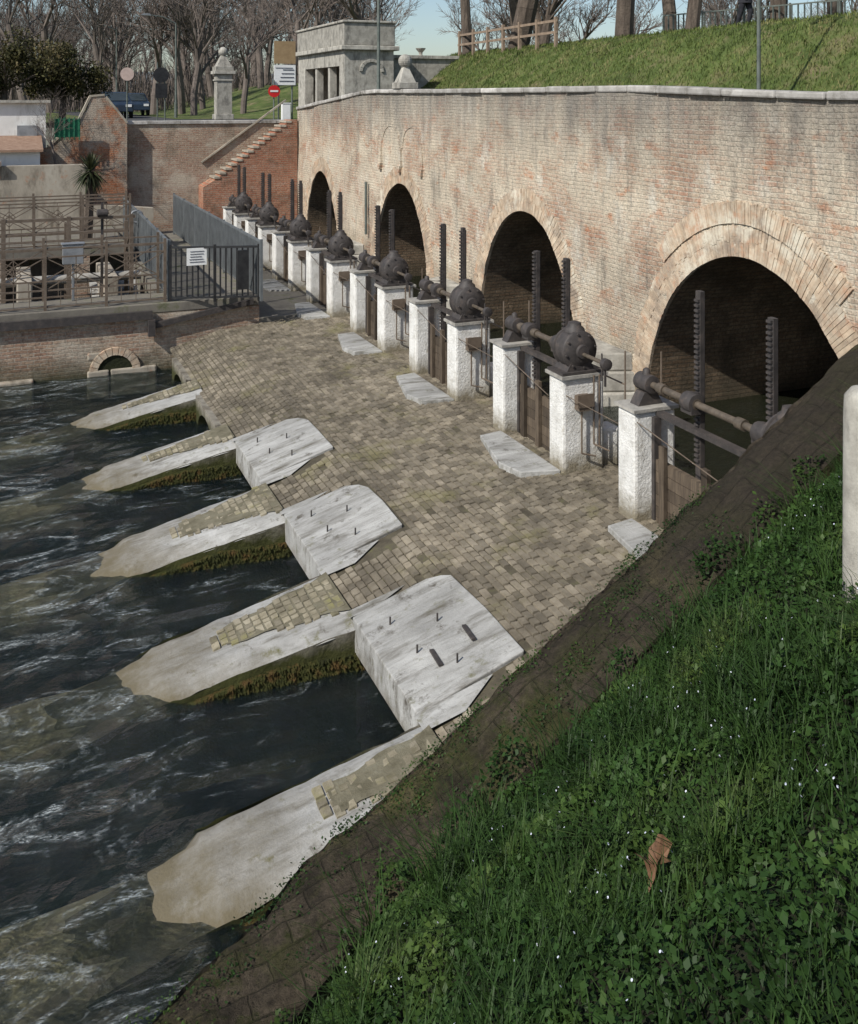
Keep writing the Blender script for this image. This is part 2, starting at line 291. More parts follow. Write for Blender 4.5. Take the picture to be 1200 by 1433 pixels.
for ai,a in enumerate(arms[:5]):
    T=[]
    for i in range(31):
        v=3.45-2.0*i/30;u0,u1=arm_u(a,v); T.append((v,u0,u1,pz(v)))
    for (v,ins_,z) in ((1.33,.0,.05),(1.2,.01,.015),(1.05,.02,-.025),(.9,.03,-.065),(.6,.05,-.14),(.3,.06,-.22)):
        u0,u1=arm_u(a,v);T.append((v,u0+ins_,u1-ins_,z))
    vsx=[];fs=[];K=9
    for (v,u0,u1,z) in T:
        w=min(1,(3.45-v)/2.4)
        for kk in range(K):
            t=kk/(K-1)
            uu=u0+(u1-u0)*t
            e=min(t,1-t)
            zz=z-(.09 if e==0 else 0)+(.012 if e>.2 else 0)-(.05 if (v<1.4 and e<.2) else 0)
            jx=mn.noise(Vector((v*5,uu*5,ai)))*(.006+.022*w*w)
            je=mn.noise(Vector((v*4,ai*7+ (0 if t<.5 else 3),1)))*(.010+.015*w) if e<.15 else 0
            vsx.append((v,uu+je,zz+jx))
    for i in range(len(T)-1):
        for k in range(K-1): fs.append((i*K+k,i*K+k+1,(i+1)*K+k+1,(i+1)*K+k))
    conc.add(vsx,fs,.6)
    L=[3.46-.1*i for i in range(14 if ai else 11)]
    vsx=[]
    for v in L: m_,w_=strip_mw(a,v,ai);vsx+=[(v,m_-w_+.01,pz(v)+.026),(v,m_+w_-.01,pz(v)+.026)]
    sb.add(vsx,[(2*i,2*i+1,2*i+3,2*i+2) for i in range(len(L)-1)])
    for sgn in (0,1):
        nn=44;mm=10;vsx=[];fs=[]
        for i in range(nn+1):
            v=3.5-3.2*i/nn;u=arm_u(a,v)[sgn];z1=pz(v)-.07-max(0,1.4-v)*.12
            if v<1.5: u+=(.06 if sgn==0 else -.06)*(1.5-v)/1.2
            for k in range(mm+1):
                z=z1-(z1+.9)*k/mm
                d=mn.noise(Vector((v*4,z*6,ai*3+sgn)))*.035+(.06*max(0,1-abs(z-.02)/.12))*(1 if v>1.6 else .2)
                vsx.append((v,u+(d if sgn else -d),z))
        for i in range(nn):
            for k in range(mm): q=i*(mm+1)+k;fs.append((q,q+1,q+mm+2,q+mm+1))
        sides.add(vsx,fs)
    for _ in range(1300):
        v=random.uniform(1.45,3.5);u=arm_u(a,v)[0]-.03-random.random()*.035
        z=random.uniform(-.03,.20)*(.35+.65*min(1,(v-1.1)));l=random.uniform(.02,.06)
        z=min(z,pz(v)-.13)
        w=random.uniform(.012,.028)
        mossb.add([(v-w,u,z),(v+w,u,z),(v+random.uniform(-w,w),u-random.uniform(.01,.04),z-l)],[(0,1,2)])
    u0,u1=a[2],a[3]
    # submerged toe of the pier: rounded cross-section sinking into the dark bed
    vl=[(1.1,-.10),(.8,-.13),(.5,-.17),(.2,-.21),(-.1,-.26),(-.4,-.32),(-.8,-.42),(-1.2,-.56),(-1.7,-.85)];vsx=[];fs=[];K=11
    for i,(v,z) in enumerate(vl):
        mid=(u0+u1)/2;hw=(u1-u0)/2+.06+.035*i
        for kk in range(K):
            t=kk/(K-1)*2-1
            wv=mn.noise(Vector((v*1.7,t*2+ai*5,3)))*.05
            vsx.append((v+.12*mn.noise(Vector((t*3,ai,v)))-.0,mid+t*hw+mn.noise(Vector((v*2,ai*3+t,7)))*.06,z+wv*.5-(.0 if abs(t)<.7 else (abs(t)-.7)*2.6)))
    for i in range(len(vl)-1):
        for k in range(K-1): fs.append((i*K+k,i*K+k+1,(i+1)*K+k+1,(i+1)*K+k))
    ramp.add(vsx,fs)
conc.obj('pier_tops',m_conc,apron,smooth=True)
sb.obj('strip_bed',m_bedm,apron,fixn=False)
sides.obj('pier_sides',m_side,apron,smooth=True)
mossb.obj('pier_moss',m_moss,apron,fixn=False)
ramp.obj('submerged_ramps',m_ramp,apron,smooth=True)
def setts(mb,v0,v1,u0,u1,zf,lv=.12,lu=.23,inside=None,h=.012,gap=.012,skip=.01,rough=.012,amp=.03):
    nv=int((v1-v0)/lv)
    for i in range(nv):
        va=v0+i*lv+random.uniform(-.003,.003);vb=v0+(i+1)*lv-gap
        u=u0-random.random()*lu
        while u<u1:
            L=lu*random.uniform(.6,1.2);ua,ub=max(u,u0),min(u+L-gap,u1);u+=L
            if ub-ua<.04: continue
            vm=(va+vb)/2;um=(ua+ub)/2
            if inside and not inside(vm,um): continue
            if random.random()<skip: continue
            wob=mn.noise(Vector((vm*.8,um*.5,3)))*amp
            z=random.uniform(-.003,h)+mn.noise(Vector((vm*1.5,um*1.5,0)))*rough
            ins=.008;tl=random.uniform(-.003,.003);tm=random.uniform(-.003,.003)
            P=[(va,ua),(vb,ua),(vb,ub),(va,ub)];r=lambda:random.uniform(-.005,.005)
            bt=[(x+r()+wob,y+r(),zf(x,y)-.05) for x,y in P]
            tp=[(x+(ins if x<vm else -ins)+r()*.6+wob,y+(ins if y<um else -ins)+r()*.6,zf(x,y)+z+(tl if x<vm else -tl)+(tm if y<um else -tm)) for x,y in P]
            mb.add(bt+tp,[(4,5,6,7),(0,1,5,4),(1,2,6,5),(2,3,7,6),(3,0,4,7)])
pav=MB()
def ins1(v,u):
    if v>=4.58: return True
    for k,c in enumerate(chans[:3]):
        if c[0]-.02<u<c[1]+.11: return False
    return not (v<4.3 and any(c[0]-.22<u<c[1]+.18 for c in chans[:3]) )
setts(pav,3.40,7.9,7.5,23.2,lambda v,u:pz(v)-.012,inside=ins1,lv=.092,lu=.19,h=.006,gap=.008,rough=.010)
pav.obj('paving_setts',m_cob,apron)
pav=MB()
for ai,a in enumerate(arms[:5]):
    def f(v,u,a=a,ai=ai):
        m_,w_=strip_mw(a,v,ai);return abs(u-m_)<w_
    setts(pav,2.02 if ai else 2.35,3.47,a[0],a[1],lambda v,u:pz(v)+.026,inside=f,lv=.095,lu=.13,h=.006,gap=.007,skip=.03)
pav.obj('pier_setts',m_cob2,apron)
brd=MB()
for k,c in enumerate(chans[:3]):
    for (ua,ub,ve) in ((c[0]-.22,c[0]+.03,4.2),(c[1]+.09,c[1]+.22,4.1)):
        brd.add([(ve,ub,pz(ve)-.004),(ve-.4,ua,pz(ve-.4)-.004),(3.4,ua,pz(3.4)+.016),(3.4,ub,pz(3.4)+.016)],[(0,1,2,3)])
brd.obj('border_slabs',m_conc,apron)
pins=MB()
for c in chans[:3]:
    for (v,f) in ((4.0,.22),(3.75,.45),(4.1,.62),(3.7,.8)):
        u=c[0]+f*(c[1]-c[0]);z=pz(v);pins.cyl((v,u,z),(v,u,z+.10),.010,n=6)
c=chans[0]
for v,u in ((3.85,8.85),(4.25,8.95)): pins.bar((v,u,pz(v)+.035),(v+.02,u+.28,pz(v)+.035),.045,.02)
pins.obj('iron_pins',m_iron,apron)
# ---------------------------------------------------------------- sloping wing wall with mossy cap
def interp(v,T):
    if v<=T[0][0]: a,b_=T[0],T[1]
    elif v>=T[-1][0]: a,b_=T[-2],T[-1]
    else:
        for a,b_ in zip(T,T[1:]):
            if v<=b_[0]: break
    t=(v-a[0])/(b_[0]-a[0]);return a[1]+t*(b_[1]-a[1])
UO=[(-1,5.35),(0,6.05),(.9,6.63),(1.74,7.12),(2.3,7.38),(2.9,7.48),(10,7.5)]
UI=[(-1,4.35),(0,5.05),(.9,5.68),(1.78,6.24),(2.4,6.55),(2.9,6.66),(10,6.68)]
ZC=[(-2,.16),(.9,.19),(1.74,.28),(2.3,.42),(2.75,.56),(3.2,.81),(10.2,5.22)]
uo=lambda v:interp(v,UO);ui=lambda v:interp(v,UI);zc=lambda v:interp(v,ZC)
wing=empty('wing_wall')
wb=MB();vsx=[];fs=[];n=300;K=22
for i in range(n+1):
    v=-3+13.15*i/n
    a,b_=ui(v),uo(v)
    for k in range(K+1):
        t=k/K;u=a+(b_-a)*t;s_=(t-.5)*2
        z=zc(v)+.06*(1-s_**4)-.03+mn.noise(Vector((v*1.7,u*1.7,0)))*.05+mn.noise(Vector((v*6,u*6,3)))*.032
        eo=mn.noise(Vector((v*2.2,2,8)))*.07+mn.noise(Vector((v*8,2,8)))*.035
        vsx.append((v,u+(eo*max(0,(t-.6)/.4)),z))
for i in range(n):
    for k in range(K): q=i*(K+1)+k;fs.append((q,q+1,q+K+2,q+K+1))
wb.add(vsx,fs);wb.obj('cap',m_cap,wing,smooth=True,fixn=False)
wb=MB()
for sg in (0,1):
    vsx=[];fs=[];M=14
    for i in range(n+1):
        v=-3+13.15*i/n;u=uo(v) if sg else ui(v);z1=zc(v)+.0
        eo=mn.noise(Vector((v*2.2,2,8)))*.07+mn.noise(Vector((v*8,2,8)))*.035 if sg else 0
        for k in range(M+1):
            z=z1-(z1+1.6)*(k/M)
            d=(mn.noise(Vector((v*3,z*3,sg)))*.04 if k>0 else 0)
            vsx.append((v,u+eo+(d-.03*(k>0))*(1 if sg else -1),z))
    for i in range(n):
        for k in range(M): q=i*(M+1)+k;fs.append((q,q+1,q+M+2,q+M+1))
    wb.add(vsx,fs)
wb.obj('wall_faces',m_core,wing,smooth=True,fixn=False)
# ---------------------------------------------------------------- bank with grass
def bz(v,u):
    z=zc(v)-.10+.65*(ui(v)-u)
    z+=mn.noise(Vector((v*.9,u*.9,5)))*.09+mn.noise(Vector((v*2.5,u*2.5,9)))*.04
    e=max(0,(ui(v)-u)); z-=.12*max(0,1-e/.5)
    lim=5.15
    return z if z<lim-.5 else lim-.5*math.exp(-(z-lim+.5)/.5)
b=MB();nx,ny=100,75
X=[-7+ 17.1*i/nx for i in range(nx+1)];Y=[-8+14.68*j/ny for j in range(ny+1)]
b.v=[(x,y,bz(x,y)) for x in X for y in Y]
b.f=[(i*(ny+1)+j,(i+1)*(ny+1)+j,(i+1)*(ny+1)+j+1,i*(ny+1)+j+1) for i in range(nx) for j in range(ny)];b.r=[.5]*len(b.f)
b.obj('grass_bank',m_soil,smooth=False)
def quadmesh(name,V,n,mat,parent=None,rnd=None):
    k=V.shape[1];N=V.shape[0];me=bpy.data.meshes.new(name)
    me.vertices.add(N*k);me.vertices.foreach_set('co',V.reshape(-1).astype(np.float32))
    me.loops.add(N*k);me.loops.foreach_set('vertex_index',np.arange(N*k,dtype=np.int32))
    me.polygons.add(N);me.polygons.foreach_set('loop_start',np.arange(0,N*k,k,dtype=np.int32))
    try: me.polygons.foreach_set('loop_total',np.full(N,k,dtype=np.int32))
    except Exception: pass
    me.update(calc_edges=True);me.validate()
    at=me.attributes.new('rnd','FLOAT','FACE');at.data.foreach_set('value',(rng.random(N) if rnd is None else rnd).astype(np.float32))
    me.materials.append(mat);o=bpy.data.objects.new(name,me);scene.collection.objects.link(o)
    if parent:o.parent=parent
    return o
def bzn(p): return np.array([bz(a,c) for a,c in p])
def uin(p,off=0): return np.array([ui(a) for a in p[:,0]])+off
def diamonds(C,size,tilt=.8):
    N=len(C);th=rng.random(N)*2*np.pi;el=rng.normal(.15,tilt*.6,N)
    d=np.stack([np.cos(th)*np.cos(el),np.sin(th)*np.cos(el),np.sin(el)],1)
    s=np.stack([-np.sin(th),np.cos(th),rng.normal(0,.35,N)],1);s/=np.linalg.norm(s,axis=1)[:,None]
    L=size*(.6+.8*rng.random(N))[:,None]
    return np.stack([C,C+d*L*.5+s*L*.32,C+d*L,C+d*L*.5-s*L*.32],1)
gp=empty('bank_grass')
NP=165000
P=np.stack([rng.uniform(.4,10,NP),rng.uniform(.6,6.95,NP)],1)
clump=np.array([mn.noise(Vector((a*1.6,c*1.6,2)))+.5*mn.noise(Vector((a*5,c*5,7))) for a,c in P])
keep=(clump>-.45)|(rng.random(NP)<.5)
lim=uin(P,.05)+.18*np.sin(P[:,0]*4.3)*np.sin(P[:,0]*1.9+1)+.10*np.sin(P[:,0]*13)
keep&=(P[:,1]<lim)
P=P[keep];clump=clump[keep];z=bzn(P)
z=np.where(P[:,1]>uin(P),np.maximum(z,np.array([zc(a) for a in P[:,0]])),z)
hh=(.02+.13*rng.random(len(P))*(1+1.1*clump))
C=np.stack([P[:,0],P[:,1],z+hh],1)
quadmesh('weed_leaves',diamonds(C,.040),4,m_leafg,gp,np.clip(.5+.5*(hh/.15-.5)+rng.normal(0,.2,len(P)),0,1))
def blades(P,z,Hm,wd,lean=.5):
    N=len(P);th=rng.random(N)*2*np.pi;H=Hm*(.5+rng.random(N));ln=H*lean*rng.random(N)*1.6
    d=np.stack([np.cos(th),np.sin(th)],1);w=np.stack([-np.sin(th),np.cos(th)],1)*wd
    B=np.concatenate([P,z[:,None]],1)
    def pt(k,hf,ws):
        q=B.copy();q[:,:2]+=d*(ln*k)[:,None]+w*ws;q[:,2]+=H*hf;return q
    a=np.stack([pt(0,0,-1),pt(0,0,1),pt(.3,.6,.8),pt(.3,.6,-.8)],1)
    t=np.stack([pt(.3,.6,-.8),pt(.3,.6,.8),pt(1,.95,.1),pt(1,.95,-.1)],1)
    return np.concatenate([a,t],0)
NB=70000
P2=np.stack([rng.uniform(.4,10,NB),rng.uniform(.6,6.95,NB)],1)
cl=np.array([mn.noise(Vector((a*1.1,c*1.1,12)))+.4*mn.noise(Vector((a*4,c*4,17))) for a,c in P2])
k=(cl>.0)|(rng.random(NB)<.25);k&=(P2[:,1]<uin(P2,.05)+.14*np.sin(P2[:,0]*5));P2=P2[k];z2=bzn(P2)
quadmesh('grass_blades',blades(P2,z2,.18,.0042,.7),4,m_blade,gp)
T=[]
for _ in range(90):
    v=random.uniform(1.5,8.5);u=ui(v)-abs(random.gauss(0,1.6))-.1
    if u<1: continue
    T+= [(v+random.gauss(0,.05),u+random.gauss(0,.05)) for _ in range(70)]
T=np.array(T);quadmesh('tussocks',blades(T,bzn(T),.27,.005,1.1),4,m_blade,gp)
NF=1700
P3=np.stack([rng.uniform(1,9,NF),rng.uniform(1,6.5,NF)],1);cl=np.array([mn.noise(Vector((a*1.3,c*1.3,22))) for a,c in P3]);P3=P3[cl>-.05]
C3=np.stack([P3[:,0],P3[:,1],bzn(P3)+.13+.06*rng.random(len(P3))],1)
o=rng.random(len(C3))*3
s=.0050
q=np.stack([C3+np.stack([s*np.cos(o+t),s*np.sin(o+t),0.004*np.sin(3*o+t)],1) for t in (0,1.05,2.1,3.14,4.2,5.24)],1)
quadmesh('flowers',q,6,m_flower,gp)
P4=[];
for _ in range(120):
    v=random.uniform(.6,5.8);t=random.random()*1.0
    u0=ui(v)+(uo(v)-ui(v))*(t if random.random()<.65 else .97)
    for _ in range(random.randint(20,60)): P4.append((v+random.gauss(0,.08),min(uo(v)+.03,u0+random.gauss(0,.045))))
P4=np.array(P4);z4=np.array([zc(a)+.03 for a,c in P4])
quadmesh('cap_tufts',diamonds(np.concatenate([P4,z4[:,None]+.02*rng.random(len(P4))[:,None]],1),.022),4,m_leafg,gp)
fl=MB();cx,cy=2.86,4.0
pts=[]
for i in range(20):
    t=2*math.pi*i/20;r=.10*(1 if i%4==0 else (.55 if i%4 in(1,3) else .42));pts.append((cx+r*math.cos(t),cy+r*math.sin(t),bz(cx,cy)+.19+.06*math.sin(3*t)+.05*math.cos(t)))
cen=(cx,cy,bz(cx,cy)+.16);fl.add([cen]+pts,[(0,1+i,1+(i+1)%20) for i in range(20)]);fl.obj('fallen_leaf',m_leafdry,fixn=False)
pst=MB();zb=bz(4.93,4.72);pst.lathe((4.95,4.72,zb-.2),(0,0,1),[(0,.13),(1.3,.125),(1.4,.12),(1.45,.08),(1.47,.01)],20);pst.obj('stone_post',m_lime,smooth=True)
# ---------------------------------------------------------------- water
def sheet(name,x0,x1,y0,y1,z,mat,nx=1,ny=1,amp=0):
    mb=MB();mb.v=[]
    for i in range(nx+1):
        for j in range(ny+1):
            x=x0+(x1-x0)*i/nx;y=y0+(y1-y0)*j/ny
            mb.v.append((x,y,z+(amp*(mn.noise(Vector((x*1.1,y*1.6,0)))+.5*mn.noise(Vector((x*3,y*4,4)))) if amp else 0)))
    mb.f=[(i*(ny+1)+j,(i+1)*(ny+1)+j,(i+1)*(ny+1)+j+1,i*(ny+1)+j+1) for i in range(nx) for j in range(ny)];mb.r=[.5]*len(mb.f)
    return mb.obj(name,mat,smooth=amp>0,fixn=False)
sheet('river_water',-60,6.2,-20,23.25,0,m_water,360,260,.045)
sheet('river_bed',-60,6.2,-20,38,-1.5,m_bed)
# ---------------------------------------------------------------- bridge
bridge=empty('brick_arch_bridge')
BX=10.2
archs=[(12.03,2.47,3.73),(18.95,2.15,3.72),(26.3,2.05,3.75),(34.0,1.95,3.6),(4.9,2.4,3.73)]
TOP=[(-2,6.0),(7,6.1),(10.5,6.13),(15,6.27),(24,6.30),(29,6.34),(37.2,5.75)]
def topz(u):
    for a,b_ in zip(TOP,TOP[1:]):
        if u<=b_[0]: t=(u-a[0])/(b_[0]-a[0]);return a[1]+t*(b_[1]-a[1])
    return TOP[-1][1]
def arch_z(u):
    for c,w,zt in archs:
        if abs(u-c)<w: 
            t=abs(u-c)/w; return .9+(zt-.9)*(1-t**2.0)**.56
    return -1
us=sorted(set([round(-2+i*.1,3) for i in range(393)]+[c+sg*w for c,w,_ in archs for sg in (-1,1)]+[c+sg*w*t for c,w,_ in archs for sg in (-1,1) for t in (.93,.97,.99,.997)]))
us=[u for u in us if u<=37.2]
face=MB();nz=26
def fx(u,z): return BX+mn.noise(Vector((u*.35,z*.5,0)))*.06+mn.noise(Vector((u*2.3,z*2.3,5)))*.02-.02*max(0,(5-z))*.3
for a_,b_ in zip(us,us[1:]):
    m=(a_+b_)/2
    inside=arch_z(m)>-1
    za=arch_z(a_) if inside else -1; zb_=arch_z(b_) if inside else -1
    if inside: za=max(za,.9);zb_=max(zb_,.9)
    vs_=[];n=nz
    for (u,z0) in ((a_,za),(b_,zb_)):
        for k in range(n+1):
            z=z0+(topz(u)-z0)*k/n; vs_.append((fx(u,z),u,z))
    face.add(vs_,[(k,n+1+k,n+2+k,k+1) for k in range(n)],.5)
face.obj('wall_face',m_bridge,bridge,fixn=False)
intr=MB()
for c,w,zt in archs:
    pr=[(c-w,-1)]+[(c+w*math.cos(math.pi-math.pi*i/40),0) for i in range(41)]+[(c+w,-1)]
    pr=[(u,(max(.9,arch_z(u)) if z==0 else -1)) for u,z in pr]
    vs_=[(x,u,z) for x in (BX+.03,15.5) for u,z in pr];n=len(pr)
    intr.add(vs_,[(i,i+1,n+i+1,n+i) for i in range(n-1)]+[tuple(range(n,2*n))],.5)
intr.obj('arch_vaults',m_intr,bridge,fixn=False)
vo=MB()
def ring(c,w,zt,x,thick,proud,nb,off=0,tmin=.02):
    h=zt-.9
    for i in range(nb):
        t0=math.pi*(tmin+(1-2*tmin)*i/nb);t1=math.pi*(tmin+(1-2*tmin)*(i+.90)/nb)
        sp_=random.choice((.45,.55,.5,.62)) if thick>.45 else 1.0
        for (ra,rb) in ((0,sp_-.015),(sp_,1)) if sp_<1 else ((0,1),):
            P=[]
            for t in (t0,t1):
                cu,sn=math.cos(t),math.sin(t)
                uu=c+w*cu;zz=.9+h*(max(0,1-cu*cu))**.56
                nrm=Vector((cu*h,sn*w)).normalized()
                for r in (off+thick*ra,off+thick*rb*(random.uniform(.90,1.05) if rb==1 else 1)): P.append((uu+nrm.x*r,zz+nrm.y*r))
            p=proud+random.uniform(-.006,.008)
            (a0,a1,b0,b1)=P
            q=[a0,a1,b1,b0]
            vs_=[(fx(u,z)-p,u,z) for u,z in q]+[(fx(u,z)+.1,u,z) for u,z in q]
            vo.add(vs_,[(0,1,2,3),(7,6,5,4),(0,4,5,1),(1,5,6,2),(2,6,7,3),(3,7,4,0)])
for i,(c,w,zt) in enumerate(archs):
    ring(c,w,zt,BX,.48,.009,130)
ring(archs[0][0],archs[0][1],archs[0][2],BX,.34,.03,100,off=.50,tmin=.28)
vo.obj('arch_voussoirs',m_vous,bridge)
cp=MB();u=-2
while u<37.1:
    L=random.uniform(.75,1.3);e=min(u+L,37.2);z0,z1=topz(u),topz(e);dx=random.uniform(-.02,.02)
    th=.12;dz=random.uniform(-.012,.012)
    vs_=[(BX-.07+dx,u+.014,z0-.03),(BX+.42,u+.014,z0-.03),(BX+.42,e,z1-.03),(BX-.07+dx,e,z1-.03)]
    vs_+=[(a,b2,c2+th+dz) for a,b2,c2 in vs_];cp.add(vs_,[(0,3,2,1),(4,5,6,7),(0,1,5,4),(1,2,6,5),(2,3,7,6),(3,0,4,7)]);u=e
cp.obj('parapet_coping',m_coping,bridge,bevel=.03)
pb=MB()
for a_,b_ in zip(TOP,TOP[1:]): pb.prism([(a_[0],4.9),(b_[0],4.9),(b_[0],b_[1]-.05),(a_[0],a_[1]-.05)],BX+.1,BX+.38,'x')
pb.obj('parapet_back',m_bridge,bridge)
ex=MB()
for ua in (27.1,25.4):
    for i in range(14):
        t0=math.pi*i/14;t1=math.pi*(i+.93)/14
        P_=[(ua+.78*math.cos(t),4.75+.70*math.sin(t)) for t in (t0,t1)];Q=[(ua+.68*math.cos(t),4.75+.60*math.sin(t)) for t in (t0,t1)]
        q=[P_[0],P_[1],Q[1],Q[0]];vs_=[(fx(u,z)-.018,u,z) for u,z in q]+[(fx(u,z)+.05,u,z) for u,z in q]
        ex.add(vs_,[(0,1,2,3),(7,6,5,4),(0,4,5,1),(1,5,6,2),(2,6,7,3),(3,7,4,0)])
for ua in (27.85,26.25,24.65):
    ex.box(BX-.07,BX+.05,ua-.09,ua+.09,4.25,4.745);ex.prism([(ua-.12,4.25),(ua+.12,4.25),(ua+.05,4.05),(ua-.05,4.05)],BX-.10,BX+.05,'x')
ex.obj('blind_arches',m_bridge,bridge)
dp=MB();dp.cyl((BX-.12,28.9,2.0),(BX-.12,28.9,3.6),.045,n=8);dp.obj('drain_pipe',m_pole,bridge)
blk=MB()
for u in (15.65,22.7,30.1,8.6):
    for k,(h0,h1) in enumerate(((-1,.95),(.95,1.3),(1.3,1.62))):
        e=.06*k
        blk.prism([(BX+.05,u-.85+e),(BX-.75+e,u-.6+e),(BX-1.0+e,u),(BX-.75+e,u+.6-e),(BX+.05,u+.85-e)],h0,h1-.006,'z')
blk.obj('cutwater_blocks',m_lime,bridge,bevel=.03)
dk=MB();dk.box(BX+.4,15.45,-2,38,4.95,5.12);dk.obj('bridge_roadway',m_asph,bridge)
def finial(name,x,y,z,h,w,parent=None,pier=0):
    mb=MB()
    if pier: 
        mb.box(x-w*.42,x+w*.42,y-w*.42,y+w*.42,z-.0,z+pier);mb.box(x-w*.5,x+w*.5,y-w*.5,y+w*.5,z-.02,z+.25)
        mb.box(x-w*.58,x+w*.58,y-w*.58,y+w*.58,z+pier-.16,z+pier);z=z+pier
        mb.box(x-w*.48,x+w*.48,y-w*.48,y+w*.48,z-.5,z-.42)
    mb.box(x-w*.5,x+w*.5,y-w*.5,y+w*.5,z+.001,z+h*.18)
    mb.add([(x-w*.42,y-w*.42,z+h*.18),(x+w*.42,y-w*.42,z+h*.18),(x+w*.42,y+w*.42,z+h*.18),(x-w*.42,y+w*.42,z+h*.18),(x-w*.14,y-w*.14,z+h*.62),(x+w*.14,y-w*.14,z+h*.62),(x+w*.14,y+w*.14,z+h*.62),(x-w*.14,y+w*.14,z+h*.62)],[(4,5,6,7),(0,1,5,4),(1,2,6,5),(2,3,7,6),(3,0,4,7)])
    R=h*.2;mb.lathe((x,y,z+h*.60),(0,0,1),[(0,w*.14)]+[(R-R*math.cos(math.pi*i/10),max(.01,R*math.sin(math.pi*i/10))) for i in range(2,11)],16)
    return mb.obj(name,m_lime,parent,bevel=.012)
finial('stone_finial',BX+.18,26.4,6.42,.98,.58)
finial('stone_gate_post',9.9,50,5.15,1.2,.90,pier=2.4)
# ---------------------------------------------------------------- pool upstream
sheet('headwater_pool',7.9,15.5,-2,38,.72,m_pool)
q=MB();q.box(7.88,8.05,7.5,38,-1,.97);q.obj('pool_kerb',m_lime,bevel=.02)
